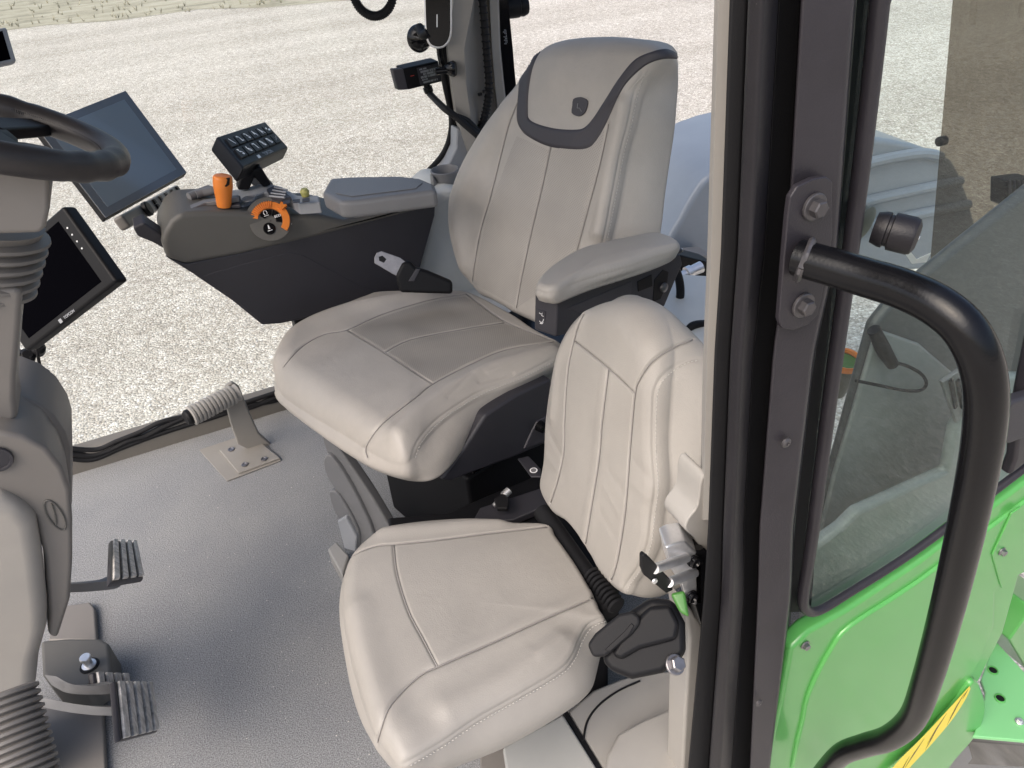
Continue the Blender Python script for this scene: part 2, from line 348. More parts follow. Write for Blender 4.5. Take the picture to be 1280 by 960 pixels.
class Pillow:
    def __init__(s, fr, F, B, T, r=.02, crown=.012, bulge=.012, nA=420, nR=84, rad=None):
        o, u, v, n = [np.array(q, float) for q in fr]; s.fr = (o, u, v, n); pl = (o, n); plB = (o-n*T, n)
        def uv(P): return np.array([(P-o)@u, (P-o)@v])
        f = np.array([uv(on(x, y, pl)) for x, y in F]); f = spline(f, 8, True); c = f.mean(0); s.c = c
        bpts = []
        for q in B:
            if len(q) == 2: bpts.append(uv(on(q[0], q[1], plB)))
            else: w = uv(on(q[1], q[2], pl)); bpts.append(c+(w-c)*q[3])
        b = spline(np.array(bpts), 8, True)
        th = np.linspace(0, 2*math.pi, nA, endpoint=False)
        def polar(poly):
            d = poly-c; a = np.unwrap(np.arctan2(d[:, 1], d[:, 0])); R = np.hypot(d[:, 0], d[:, 1]); a = a % (2*math.pi); k = np.argsort(a)
            return np.interp(th, a[k], R[k], period=2*math.pi)
        RF, RB = polar(f), polar(b)
        if rad:   # rounding radius by direction: list of (px, py, r)
            ra = []; rr = []
            for x, y, q in rad: w = uv(on(x, y, pl))-c; ra.append(math.atan2(w[1], w[0]) % (2*math.pi)); rr.append(q)
            k = np.argsort(ra); RR = np.interp(th, np.array(ra)[k], np.array(rr)[k], period=2*math.pi)
        else: RR = np.full(nA, r)
        dirs = np.stack([np.cos(th), np.sin(th)], 1)
        poly = c+dirs*RF[:, None]
        t = np.concatenate([np.linspace(0.02, .8, int(nR*.62)), 1-.2*(1-np.linspace(0, 1, nR-int(nR*.62)+1)[1:])**1.6])
        P2 = (c+dirs[None]*RF[None, :, None]*t[:, None, None]).reshape(-1, 2)
        cl = np.vstack([poly, poly[:1]])
        D = np.full(len(P2), 1.0); edge = np.repeat(t, nA) > .62; Q2 = P2[edge]; De = np.full(len(Q2), 1e9)
        for a, b_ in zip(cl[:-1], cl[1:]):
            ab = b_-a; q = np.clip(((Q2-a)@ab)/(ab@ab+1e-15), 0, 1); w = Q2-a-q[:, None]*ab; De = np.minimum(De, w[:, 0]**2+w[:, 1]**2)
        D[edge] = np.sqrt(De)
        rrv = np.tile(RR, len(t)); x = np.clip(D/rrv, 0, 1); tt = np.repeat(t, nA)
        H = crown*(1-tt**2)-(rrv-np.sqrt(np.maximum(0, rrv**2-(rrv*(1-x))**2)))
        V = [o+u*c[0]+v*c[1]+n*crown]
        V = np.vstack([np.array(V), o+P2[:, :1]*u+P2[:, 1:]*v+H[:, None]*n])
        rows = len(t); S = 16
        for k in range(1, S+1):
            q = k/S; R = RF*(1-q)+RB*q+bulge*math.sin(math.pi*q); h = -RR*(1-q)-T*q
            p = c+dirs*R[:, None]; V = np.vstack([V, o+p[:, :1]*u+p[:, 1:]*v+h[:, None]*n])
        # rolled bottom edge
        for k, (sc, dz) in enumerate(((.985, .006), (.95, .010))):
            p = c+dirs*(RB*sc)[:, None]; V = np.vstack([V, o+p[:, :1]*u+p[:, 1:]*v-n*(T+dz)])
        V = np.vstack([V, (o+u*c[0]+v*c[1]-n*(T+.012))[None]])
        rows += S+2
        F_ = [(0, 1+j, 1+(j+1) % nA) for j in range(nA)]
        for i in range(rows-1):
            a = 1+i*nA
            for j in range(nA): k = (j+1) % nA; F_.append((a+j, a+nA+j, a+nA+k, a+k))
        a = 1+(rows-1)*nA; e = len(V)-1
        F_ += [(a+j, e, a+(j+1) % nA) for j in range(nA)]
        s.V, s.F, s.nA = V, F_, nA; s.nt = len(t)
    def normals(s):
        me = bpy.data.meshes.new('t'); me.from_pydata([tuple(v) for v in s.V], [], s.F); me.update()
        N = np.zeros(len(s.V)*3); me.vertices.foreach_get('normal', N); bpy.data.meshes.remove(me); return N.reshape(-1, 3)
    def bvh(s): return bvh_of(s.V, s.F)
    def bump(s, lines):          # (px polyline, width, height): soft rolls, puckers and folds
        bv = s.bvh(); N = s.normals(); d = np.zeros(len(s.V))
        for l, w, h in lines:
            L, _ = project(bv, l)
            if len(L) > 1: d += h*np.exp(-(segdist(s.V, L)/w)**2)
        s.V = s.V+N*d[:, None]
    def lumps(s, amp=.0012, sc=30):
        N = s.normals(); x = s.V*sc; ph = rng.random((6, 3))*6; k = rng.normal(size=(6, 3))
        d = sum(np.sin(x@k[i]+ph[i, 0]) for i in range(6))/6; s.V = s.V+N*(amp*d)[:, None]
    def seams(s, lines, w=.0026, depth=.0042, puff=.0018):
        w, depth, puff = .003, .0036, .0009
        bv = s.bvh(); N = s.normals(); d = np.zeros(len(s.V)); s.pipe = MB()
        for l in lines:
            L, Nn = project(bv, l)
            if len(L) < 6: continue
            q = segdist(s.V, L); d = np.minimum(d, -depth*np.exp(-(q/w)**2))+puff*np.exp(-((q-.013)/.009)**2); s.pipe.tube([a-b_*.0012 for a, b_ in zip(L, Nn)][::2], .0011, 6, smooth=False)  # thin dark tube in the groove draws the crease shade
        s.V = s.V+N*d[:, None]
    def stitches(s, lines, step=.0072, ln=.005, r=.0009):
        bv = s.bvh(); mb = MB()
        for l in lines:
            L, Nn = project(bv, l, 16)
            if len(L) < 3: continue
            seg = np.r_[0, np.cumsum(np.linalg.norm(np.diff(L, axis=0), axis=1))]
            for q in np.arange(step, seg[-1]-step, step):
                a = np.array([np.interp(q, seg, L[:, i]) for i in range(3)]); b = np.array([np.interp(q+ln, seg, L[:, i]) for i in range(3)])
                n = np.array([np.interp(q, seg, Nn[:, i]) for i in range(3)]); n = unit(n)
                mb.tube([a-n*.0004, (a+b)/2+n*.0008, b-n*.0004], [r*.6, r, r*.6], 6, smooth=False)
        return mb
    def build(s, name, m, parent, stitch=None, thread='thread'):
        me = bpy.data.meshes.new(name)
        V = [tuple(v) for v in s.V]; F_ = list(s.F); nf = len(F_)
        if stitch is not None and stitch.v:
            k = len(V); V += stitch.v; F_ += [tuple(i+k for i in q) for q in stitch.f]
        nf2 = len(F_)
        if getattr(s, 'pipe', None) is not None and s.pipe.v:
            k = len(V); V += s.pipe.v; F_ += [tuple(i+k for i in q) for q in s.pipe.f]
        me.from_pydata(V, [], F_)
        for i, p in enumerate(me.polygons):
            p.use_smooth = True
            if i >= nf: p.material_index = 1 if i < nf2 else 2
        o, u, v, n = s.fr
        uvl = me.uv_layers.new(name='UVMap'); idx = np.zeros(len(me.loops), int); me.loops.foreach_get('vertex_index', idx)
        A = np.array(V)-o; uvs = np.stack([A@u, A@v], 1)[idx]; uvl.data.foreach_set('uv', uvs.ravel())
        return link(name, me, [m, thread, 'seam_shade'], parent)
    def patch(s, name, left, right, m, parent, lift=.0008, nl=60, nw=24, thick=None):
        """a fitted piece of trim lying on the upholstery between two measured edges"""
        bv = s.bvh(); A = spline(left, 12); B = spline(right, 12)
        def rs(P, n):
            d = np.r_[0, np.cumsum(np.linalg.norm(np.diff(P, axis=0), axis=1))]; q = np.linspace(0, d[-1], n); return np.stack([np.interp(q, d, P[:, i]) for i in range(2)], 1)
        A, B = rs(A, nl), rs(B, nl); V = []; last = None; uv = []
        o, u, v, n = s.fr
        for a, b in zip(A, B):
            for t in np.linspace(0, 1, nw):
                p = a+(b-a)*t; h = hitpx(bv, *p)
                if h[0] is None:
                    q = np.array([np.nan]*3)
                else:
                    e = lift*min(1, 6*min(t, 1-t)+.1)
                    q = np.array(h[0])+np.array(h[1])*e; last = q
                V.append(q); uv.append(((q-o)@u, (q-o)@v) if not np.isnan(q[0]) else (0, 0))
        ok = [not np.isnan(q[0]) for q in V]; V = [q if g else np.zeros(3) for q, g in zip(V, ok)]
        f = [q for q in ((i*nw+j, i*nw+j+1, (i+1)*nw+j+1, (i+1)*nw+j) for i in range(nl-1) for j in range(nw-1)) if all(ok[k] for k in q)]
        me = bpy.data.meshes.new(name); me.from_pydata([tuple(q) for q in V], [], f)
        uvl = me.uv_layers.new(name='UVMap')
        for i, lp in enumerate(me.loops): uvl.data[i].uv = uv[lp.vertex_index]
        bm = bmesh.new(); bm.from_mesh(me); bmesh.ops.delete(bm, geom=[v_ for v_ in bm.verts if not v_.link_faces], context='VERTS'); bm.to_mesh(me); bm.free()
        finish(me, 80); return link(name, me, m, parent)

# ================================================================== SETTING
GZ = -1.5
mb = MB(); mb.add([(-400, -400, GZ), (400, -400, GZ), (400, 600, GZ), (-400, 600, GZ)], [(0, 1, 2, 3)])
o = mb.build('gravel_yard', 'gravel'); o['kind'] = 'structure'
ga, gb = on(0, 40, PZ(GZ)), on(320, 11, PZ(GZ)); gd = unit(gb-ga); gn = np.array([-gd[1], gd[0], 0])
rows = []
for t in np.linspace(-160, 160, 160):
    w = .5*math.sin(t*.37)+.35*math.sin(t*1.3+1)+.2*math.sin(t*3.1)
    e = ga+gd*t+gn*w; e[2] = GZ+.006; f_ = ga+gd*t+gn*300; f_[2] = GZ+.006; rows.append([e, e+gn*6+np.array([0, 0, .05]), f_+np.array([0, 0, .05])])
o = MB().loft(rows).build('dry_grass_verge', 'grass'); o['kind'] = 'structure'
# tufts of dead grass on the verge
mb = MB()
for i in range(900):
    p = ga+gd*random.uniform(-9, 22)+gn*(random.random()**1.6*14+.3); p[2] = GZ+.03
    for k in range(4):
        a = random.uniform(0, 6.28); h = random.uniform(.04, .16); q = np.array([math.cos(a), math.sin(a), 0])*.02
        mb.add([p-q, p+q, p+q*random.uniform(-3, 3)+np.array([random.uniform(-.05, .05), random.uniform(-.05, .05), h])], [(0, 1, 2)])
o = mb.build('dead_grass', 'grass'); o['kind'] = 'stuff'

# ================================================================== CAB SHELL
cab = thing('tractor_cab', 'open tractor cab shell with black door post, tinted side window and grey carpet floor', 'tractor cab', (0, 1.4, 0))
# floor
fl = MB().prism([(-1.1, .62, 0), (1.25, .62, 0), (1.25, 2.39, 0), (-1.1, 2.39, 0)], (0, 0, -.04)); fl.build('floor_carpet', 'carpet', cab)
MB().prism([(-1.1, 2.39, -.05), (1.3, 2.39, -.05), (1.3, 2.46, -.05), (-1.1, 2.46, -.05)], (0, 0, .125)).build('side_sill', 'sill', cab, .018)
MB().tube(pxs([(88, 577), (150, 561), (250, 527), (352, 492), (420, 470)], PY(2.44)), .009, 10).build('sill_seal', 'rubber', cab)
slab('floor_recess_plate', [(249, 563), (318, 540), (352, 576), (284, 602)], PZ(.002), (0, 0, .003), 'peg', cab, .002)
# far glass
MB().prism(pxs([(-160, 700), (-160, -120), (590, -120), (572, 150), (560, 185), (540, 216), (420, 470)], PY(2.46)), (0, .005, 0)).build('side_glass', 'glass', cab)
# far rear post
st = [-60, 0, 60, 110, 150, 200, 260]
def ip(ys, xs, y): return float(np.interp(y, ys, xs))
ys = [-60, 0, 60, 110, 150, 200, 260]
cols = [([568, 564, 557.5, 563, 569, 586, 600], 2.42), ([572, 567, 560, 565.5, 572, 588, 602], 2.36), ([596, 592, 580, 583, 589, 602, 612], 2.33), ([600, 597, 604, 606, 612, 622, 632], 2.40),
        ([612, 610, 613, 617, 622, 632, 642], 2.40), ([614, 612, 615, 619, 624, 634, 644], 2.36), ([620, 622, 624, 629, 634, 644, 652], 2.36), ([622, 624, 626, 631, 636, 646, 654], 2.44)]
rows = [[on(ip(ys, c[0], y), y, PY(c[1])) for c in cols] for y in np.linspace(-60, 260, 30)]
far = MB().loft(rows).build('rear_post', mat('post_trim', (.26, .245, .225), .5, bump=.2, bscale=1200, var=.05), cab, ang=30)
rows = [[on(ip(ys, [624, 626, 626, 631, 636, 646, 654], y)-2, y, PY(2.43)), on(ip(ys, [632, 635, 641, 645, 652, 660, 668], y), y, PY(2.43)), on(ip(ys, [632, 635, 641, 645, 652, 660, 668], y), y, PY(2.48))] for y in np.linspace(-60, 260, 12)]
MB().loft(rows).build('glass_edge_strip', 'gloss', cab)
for i, (pts, r) in enumerate([([(536, -40), (541, 20), (549, 62), (556, 105), (564, 145), (562, 172), (552, 195), (532, 217)], .009), ([(545, -40), (549, 20), (556, 62), (562, 105), (570, 145), (569, 172), (560, 197), (545, 220)], .008)]):
    MB().tube(pxs(pts, PY(2.44)), r, 10).build('window_seal', 'rubber', cab)
slab('rear_corner_panel', [(571, 160), (600, 172), (640, 200), (640, 330), (575, 300), (552, 240), (545, 225), (562, 202), (570, 185)], PY(2.38), (0, .06, 0), 'lgrey', cab, .008)
slab('wheel_arch_panel', [(538, 255), (560, 235), (640, 250), (660, 420), (520, 420), (515, 360)], PY(2.12), (0, .25, 0), 'shelf2', cab, .03)
slab('rear_shelf', [(520, 372), (640, 330), (905, 345), (905, 470), (700, 520), (520, 400)], PZ(.42), (0, 0, -.04), 'shelf2', cab, .01)
# ribbed hose on the rear post
hp = pxs([(598, -40), (603, 0), (608, 60), (611, 110), (606, 145), (596, 172)], PY(2.345)); mb = MB(); Q = spline(hp, 14)
mb.tube(hp, .011, 12)
for q, q2 in zip(Q[::2], Q[1::2]): mb.lathe(q, q2-q, [(-.0022, .0125), (0, .0145), (.0022, .0125)], 12)
mb.build('ribbed_hose', 'rubber', cab)
mb = MB(); c = on(609, 116, PY(2.335)); mb.lathe(c, Q[60]-Q[56], [(-.004, .0165), (.004, .0165)], 16); mb.box(c+np.array([-.025, 0, 0]), (.006, 0, 0), (0, .004, 0), (0, 0, .004)); mb.build('cable_tie', 'black', cab)
mb = MB()
for k in range(3):
    for q in range(9):
        if random.random() < .15: continue
        y = 37+q*2.1+random.uniform(-.2, .2); x = 628.6+k*1.5+q*.25
        mb.prism(pxs([(x, y), (x+.8, y), (x+.95, y+1.4), (x+.15, y+1.4)], PY(2.428)), (0, -.0006, 0))
mb.build('glass_print', 'lgrey', cab)

# door post: profile columns measured at five heights, each at its own depth
py_ = [-30, 0, 315, 440, 660, 740, 960, 1000]
def colx(l): return [l[0]-(l[1]-l[0])*.1]+l+[l[-1]-(l[-2]-l[-1])*.18]
C_ = dict(b0=colx([895, 886, 881, 876, 873, 864]), b1=colx([912, 901, 893, 885, 880, 860]), k1=colx([935, 922, 913, 904, 902, 886]), r1=colx([954, 939, 927, 917, 915, 900]),
          r2=colx([973, 955, 941, 929, 930, 914]), g2=colx([1001, 983, 966, 949, 947, 937]), f2=colx([1068, 1045, 1017, 991, 989, 962]), f3=colx([1074, 1050, 1022, 996, 992, 968]))
def grow(rows, up, down):
    a = [q+unit(q-w)*up for q, w in zip(rows[0], rows[3])] if up else None; b = [q+unit(q-w)*down for q, w in zip(rows[-1], rows[-4])] if down else None
    return ([a] if up else [])+rows+([b] if down else [])
def post_part(name, prof, m, bev=.0045):
    rows = [[on(ip(py_, C_[k], y), y, PY(d)) for k, d in prof] for y in np.linspace(-30, 1000, 46)]
    o = MB().loft(grow(rows, .52, .3)).build(name, m, cab, ang=180)
    b = o.modifiers.new('b', 'BEVEL'); b.width = bev; b.segments = 3; b.limit_method = 'ANGLE'; b.angle_limit = math.radians(32)
    o.modifiers.new('w', 'WEIGHTED_NORMAL'); return o
post_part('post_seal', [('b1', .60), ('b1', .532), ('k1', .526), ('k1', .57)], 'rubber', .003)
post_part('post_ridge', [('k1', .57), ('k1', .507), ('r1', .492), ('r2', .503), ('r2', .57)], 'ridge')
post_part('post_groove', [('r2', .57), ('r2', .531), ('g2', .531), ('g2', .57)], 'rubber', .002)
post_part('door_post', [('g2', .57), ('g2', .497), ('f2', .49), ('f2', .51), ('f3', .60)], 'paint')
rows = [[on(ip(py_, C_['b0'], y)-2, y, PY(.64)), on(ip(py_, C_['b0'], y), y, PY(.585)), on(ip(py_, C_['b0'], y)+3, y, PY(.572)), on(ip(py_, C_['b1'], y)+3, y, PY(.568))] for y in np.linspace(-30, 650, 24)]
MB().loft(grow(rows, .5, 0)).build('inner_post_trim', 'trim', cab, ang=60)
slab('lower_post_trim', [(888, 600), (888, 692), (880, 690), (868, 673), (857, 662), (860, 649), (872, 632), (877, 600)], PY(.575), (0, .05, 0), 'trim', cab, .014, 5, smooth=3)
slab('sill_trim', [(856, 752), (866, 764), (882, 786), (884, 806), (876, 900), (868, 985), (852, 985), (857, 880), (862, 800)], PY(.575), (0, .05, 0), 'trim', cab, .006)
slab('striker_pocket', [(866, 690), (886, 690), (889, 705), (888, 780), (876, 782), (868, 756)], PY(.56), (0, .03, 0), 'gloss', cab, .004)
rows = [[on(ip(py_, C_['f3'], y)-3, y, PY(.54)), on(ip(py_, C_['f3'], y)+24, y, PY(.535))] for y in np.linspace(-30, 765, 20)]
MB().loft(grow(rows, .5, 0)).build('window_gasket', 'rubber', cab)
for x, y in ((982, 553), (948, 878)):
    mb = MB(); c = on(x, y, PY(.489)); mb.lathe(c, (0, -1, 0), [(0, .0062), (.002, .006), (.0036, .004), (.0038, .0022), (.002, .0018)], 24); mb.build('rivet', 'bolt', cab)
# quarter window
GP = pxs([(1080, -60), (1420, -60), (1420, 500), (1015, 772), (1000, 765), (1050, 330)], PY(.53)); GP = [GP[0]+np.array([0, 0, .4]), GP[1]+np.array([0, 0, .4])]+GP[1:]+[GP[0]]
gl = MB().prism(GP, (0, .006, 0)).build('quarter_window_glass', 'qglass', cab)
fr = MB(); fp = [(1103, -60), (1100, 0), (1074, 230), (1047, 430), (1036, 510), (1014, 680), (1004, 745), (1008, 762), (1024, 763), (1060, 742), (1150, 684), (1290, 578), (1430, 475)]
FP = pxs(fp, PY(.522)); FP = [FP[0]+unit(FP[0]-FP[1])*.48]+FP
fr.tube(FP, [.0085]*7+[.0085, .0085, .007, .0065, .0065, .0065, .0065], 14); fr.build('quarter_window_frame', 'paint', cab)
# rear smoked window behind the quarter glass and its hinge
A = on(1196, -60, PY(1.75)); Bp = on(1165, 300, PY(1.75)); D = Bp-A; E_ = np.array([.35, -1.0, 0])*1.15
MB().prism([A-D*.4, A+D*1.5, A+D*1.5+E_, A-D*.4+E_], (.006, .002, 0)).build('rear_window_glass', 'rglass', cab)
mb = MB(); c = on(1178, 176, PY(1.74)); mb.lathe(c-np.array([.02, 0, 0]), (1, 0, 0), [(0, .01), (.004, .016), (.03, .016), (.034, .01)], 18); mb.build('window_hinge', 'black', cab)
# inner rear side panel with ledge
slab('inner_side_panel', [(1093, 408), (1122, 372), (1200, 308), (1300, 228), (1430, 180), (1430, 520), (1190, 612), (1060, 690), (1000, 800), (1012, 720), (1040, 600), (1062, 520)], PY(.92), (0.0, .03, 0), mat('side_panel_grey', (.055, .06, .063), .45, bump=.2, bscale=900, var=.06), cab, .015)
slab('lower_side_panel', [(1098, 412), (1150, 430), (1194, 468), (1200, 520), (1190, 600), (1100, 680), (1004, 805), (1014, 720), (1042, 600), (1066, 520)], PY(.905), (0, .012, 0), mat('side_panel_pale', (.2, .215, .215), .42, bump=.2, bscale=900, var=.06), cab, .008)
slab('side_ledge', [(1000, 700), (1055, 660), (1075, 640), (1185, 590), (1195, 540), (1230, 470), (1290, 470), (1270, 640), (1185, 700), (1010, 805)], PY(.78), (0, .03, 0), mat('ledge_grey', (.3, .33, .33), .4, bump=.2, bscale=900, var=.06), cab, .012)
for x in (1188, 1197):
    slab('vent_slot', [(x, 478), (x+4, 474), (x+10, 508), (x+6, 512)], PY(.772), (0, .006, 0), 'black', cab, .001)
slab('vent_plate', [(1178, 478), (1202, 462), (1216, 508), (1196, 530)], PY(.777), (0, .01, 0), 'grey', cab, .003)
MB().tube(pxs([(1000, 790), (1100, 728), (1180, 684), (1260, 630)], PY(.77)), .005, 8).build('ledge_gasket', 'rubber', cab)
# window latch knob on the glass
k = on(1093, 284, PY(.53)); kd = unit(on(1125, 292, PY(.50))-on(1093, 284, PY(.53))); kd = unit([.55, -.83, -.1])
kn = thing('latch_knob', 'round black screw knob on the tinted quarter window beside the grab handle', 'knob', k)
mb = MB(); mb.lathe(k, kd, [(0, .016), (.008, .0185), (.012, .0185), (.013, .0165), (.016, .0165), (.017, .0195), (.036, .0195), (.04, .018), (.043, .012), (.0435, .003)], 48); mb.build('knob_body', 'ridge', kn)
mb = MB(); mb.lathe(k+kd*.043, kd, [(0, .0022), (.0012, .0018)], 16); mb.build('centre_pin', 'chrome', kn)
mb = MB(); mb.lathe(k-np.array([0, -.012, 0]), (-.25, 1, .1), [(0, .018), (.02, .016), (.05, .012)], 24); mb.build('stem', 'taupe', kn)
# roof, out of view: added to dim the cab interior, edges set for the light
MB().prism([(-.8, .64, 1.95), (1.3, .64, 1.95), (1.3, 2.45, 1.95), (-.8, 2.45, 1.95)], (0, 0, .16)).build('roof', 'taupe', cab, .03)

# storage box and trim under the passenger seat
slab('floor_box_lid', [(628, 934), (704, 892), (762, 985), (640, 1010)], PZ(.16), (0, 0, -.14), 'shelf', cab, .006)
slab('door_side_trim', [(709, 890), (741, 862), (775, 848), (815, 838), (866, 838), (875, 985), (766, 985)], PZ(.155), (0, 0, -.14), 'trim', cab, .008)
slab('trim_block', [(754, 990), (758, 945), (772, 917), (800, 901), (835, 886), (862, 856), (880, 856), (880, 1000), (760, 1000)], PZ(.2), (0, 0, -.15), 'trim', cab, .022, 5)
MB().tube(pxs([(729, 926), (734, 902), (748, 882), (772, 864), (800, 851)], PZ(.157)), .0022, 6).build('trim_seam', 'rubber', cab)
MB().prism(pxs([(703, 889), (708, 887), (768, 985), (761, 985)], PZ(.157)), (0, 0, -.05)).build('trim_gap', 'black', cab)
MB().prism(pxs([(600, 940), (632, 925), (640, 990), (600, 990)], PZ(.02)), (0, 0, -.02)).build('floor_bracket', 'taupe', cab, .004)

# ================================================================== GRAB HANDLE
gh = thing('grab_handle', 'black tubular grab handle bolted to the door post, bent around the side window', 'grab handle', on(1005, 325, PY(.48)))
pl = [(988, 247), (997, 233), (1017, 223.5), (1033, 221), (1041, 227), (1041, 295), (1027, 375), (1022, 394), (1011, 406), (992, 413), (978, 411), (974, 400), (980, 325), (985, 270)]
slab('mounting_plate', pl, PY(.482), (0, .0065, 0), 'paint', gh, .0015)
for x, y in ((1017, 258), (1003, 381)): hexbolt('bolt', on(x, y, PY(.4815)), (0, -1, 0), 0.0082, .011, 'bolt', gh, 1.55)
path = [(998, 322, .478), (1030, 331, .455), (1080, 346, .42), (1130, 362, .385), (1176, 385, .352), (1210, 418, .328), (1230, 470, .312), (1230, 540, .306), (1212, 640, .306), (1184, 760, .31), (1158, 852, .318), (1140, 898, .33), (1112, 922, .355), (1080, 932, .39), (1050, 944, .425), (1022, 975, .465)]
MB().tube([on(x, y, PY(d)) for x, y, d in path], .0168, 28).build('rail', 'rail', gh)
mb = MB(); c = on(998, 322, PY(.478)); ax = on(1030, 332, PY(.46))-c; ax = unit(ax); Pm = []
for i in range(26):
    t = 2*math.pi*i/26; a = unit(np.cross(ax, [0, 0, 1])); b_ = np.cross(ax, a); Pm.append(c+ax*.006+(a*math.cos(t)+b_*math.sin(t))*(.0178+.001*math.sin(7*t)))
Pm.append(Pm[0]); mb.tube(Pm, .0035, 8, smooth=False); mb.build('weld_bead', 'bolt', gh)

# ================================================================== GREEN REAR FENDER
gf = thing('green_fender', 'glossy green rear fender panel with bolts below the quarter window', 'fender', on(1100, 850, PY(.5)))
slab('outer_skin', [(1012, 790), (1060, 763), (1150, 703), (1290, 598), (1440, 490), (1440, 640), (1275, 720), (1255, 790), (1225, 850), (1180, 905), (1110, 985), (950, 985), (975, 880), (988, 812)], PY(.515), (0, .03, 0), 'green', gf, .008)
slab('raised_field', [(995, 985), (1004, 900), (1014, 862), (1040, 812), (1066, 782), (1150, 727), (1290, 622), (1440, 515), (1440, 615), (1262, 715), (1243, 782), (1215, 845), (1170, 900), (1090, 985)], PY(.509), (0, .01, 0), 'green', gf, .0075, 4, smooth=3)
slab('bolt_recess', [(1238, 692), (1262, 640), (1274, 632), (1276, 712), (1250, 734)], PY(.5095), (0, -.004, 0), 'green', gf, .003)
hexbolt('bolt', on(1006, 806, PY(.514)), (0, -1, 0), .006, .008, 'steel', gf, 1.35)
hexbolt('bolt', on(1252, 689, PY(.505)), (0, -1, 0), .006, .008, 'steel', gf, 1.35)
slab('lower_apron', [(1218, 852), (1230, 868), (1233, 890), (1222, 918), (1195, 950), (1160, 990), (1095, 990), (1150, 935), (1190, 890)], PY(.498), (0, .02, 0), 'green', gf, .008, smooth=4)
dA = [(1094, 990), (1120, 955), (1150, 925), (1180, 893), (1203, 868), (1212, 858)]; dB = [(1112, 990), (1134, 963), (1163, 932), (1190, 900), (1207, 874), (1213, 861)]
MB().prism(pxs(list(spline(dA, 5))+list(spline(dB, 5))[::-1], PY(.4972)), (0, .0004, 0)).build('decal_stripe', 'yellow', gf)
dp_ = lambda dd, t: np.array([np.interp(t, np.linspace(0, 1, 6), [c_[k] for c_ in dd]) for k in (0, 1)])
for t0, t1, a0, a1, w_ in ((.95, .78, .35, .55, .012), (.84, .6, .2, .75, .014), (.72, .56, .55, .95, .01), (.62, .4, .15, .7, .015), (.5, .36, .5, .95, .011), (.42, .2, .2, .75, .014), (.28, .08, .35, .9, .013), (.16, .02, .15, .5, .011)):
    q = []
    for tt, aa in ((t0, a0), (t1, a1)):
        A_ = dp_(dA, tt); B_ = dp_(dB, tt); q.append(A_+(B_-A_)*aa)
    d_ = q[1]-q[0]; nrm = np.array([-d_[1], d_[0]])/np.hypot(*d_)*w_*60
    MB().prism(pxs([q[0], q[0]*.5+q[1]*.5+nrm, q[1], q[0]*.5+q[1]*.5-nrm*.4], PY(.4967)), (0, .0003, 0)).build('decal_stroke', 'ink', gf)
SZ = float(on(1226, 850, PY(.58))[2])
sp = slab('step_plate', [(1244, 800), (1290, 850), (1330, 860), (1330, 930), (1216, 920), (1228, 890), (1232, 865), (1226, 850)], PZ(SZ), (0, 0, -.012), mat('pale_green_paint', (.2, .52, .22), .3, coat=.6), gf, .003)
for x, y in ((1241, 838), (1250, 873)):
    mb = MB(); c = on(x, y, PZ(SZ+.0015)); mb.lathe(c, (0, 0, 1), [(0, .0125), (.0025, .0115), (.0028, .0095), (.0005, .009)], 28); mb.build('hole_rim', 'green', gf)
    mb = MB(); mb.lathe(c, (0, 0, 1), [(-.001, .009), (.0006, .009)], 24); mb.build('hole', 'black', gf)
hexbolt('bolt', on(1274, 902, PZ(SZ+.0015)), (0, 0, 1), .0065, .008, 'chrome', gf, 1.4)
slab('bracket_bar', [(1212, 926), (1330, 936), (1330, 962), (1190, 955)], PY(.555), (0, .2, 0), 'gloss', gf, .004)
slab('grey_bracket', [(1185, 960), (1203, 930), (1212, 934), (1216, 948), (1195, 975)], PY(.55), (0, .03, 0), 'grey', gf, .004)
slab('lower_step', [(1160, 985), (1215, 948), (1280, 958), (1320, 990)], PY(.56), (0, .2, 0), 'grey', gf, .006)
slab('side_bracket', [(1262, 800), (1290, 760), (1330, 760), (1330, 840), (1284, 838)], PY(.6), (0, .2, 0), 'green', gf, .006)
wf = slab('rear_window_edge', [(1262, 596), (1270, 575), (1275, 520), (1285, 470), (1300, 400), (1420, 380), (1420, 480), (1300, 566)], PY(.516), (0, .02, 0), 'paint', cab, .006)
slab('window_bracket', [(1250, 552), (1256, 512), (1268, 502), (1300, 492), (1300, 540), (1262, 556)], PY(.5), (0, .02, 0), 'char', cab, .006)

# ================================================================== FAR REAR FENDER, WORK LIGHT, REAR CLUTTER
ff = thing('far_fender', 'pale grey ribbed fender over the far rear wheel, seen behind the driver seat', 'fender', on(960, 330, PY(2.7)))
fo = [(832, 318), (850, 276), (868, 244), (892, 216), (960, 184), (1040, 170), (1094, 172), (1140, 180), (1172, 192), (1200, 215), (1215, 320), (1060, 345), (880, 350)]
fm = mat('fender_plastic', (.2, .23, .27), .35, coat=.2, bump=.2, bscale=300, var=.06)
slab('fender_shell', fo, PY(2.62), (.05, .6, 0), fm, ff, .03, smooth=3)
for p in ([(1040, 216), (1100, 200), (1150, 192), (1175, 196)], [(1040, 262), (1110, 245), (1200, 226)], [(1040, 290), (1110, 275), (1210, 255)]):
    MB().tube(pxs(p, PY(2.615)), .028, 10).build('fender_rib', fm, ff)
slab('fender_edge', [(830, 322), (890, 318), (890, 340), (850, 342)], PY(2.5), (0, .1, 0), 'grey', ff, .006)
wl = thing('work_light', 'small square work light on a stalk above the rear panel', 'work light', on(1268, 262, PY(1.05)))
slab('lamp_body', [(1257, 226), (1290, 222), (1294, 262), (1256, 258)], PY(1.05), (.0, .04, 0), 'black', wl, .005)
for i in range(5): slab('cooling_fin', [(1262+i*6, 226), (1264+i*6, 226), (1265+i*6, 244), (1263+i*6, 244)], PY(1.046), (0, .004, 0), 'char', wl, 0)
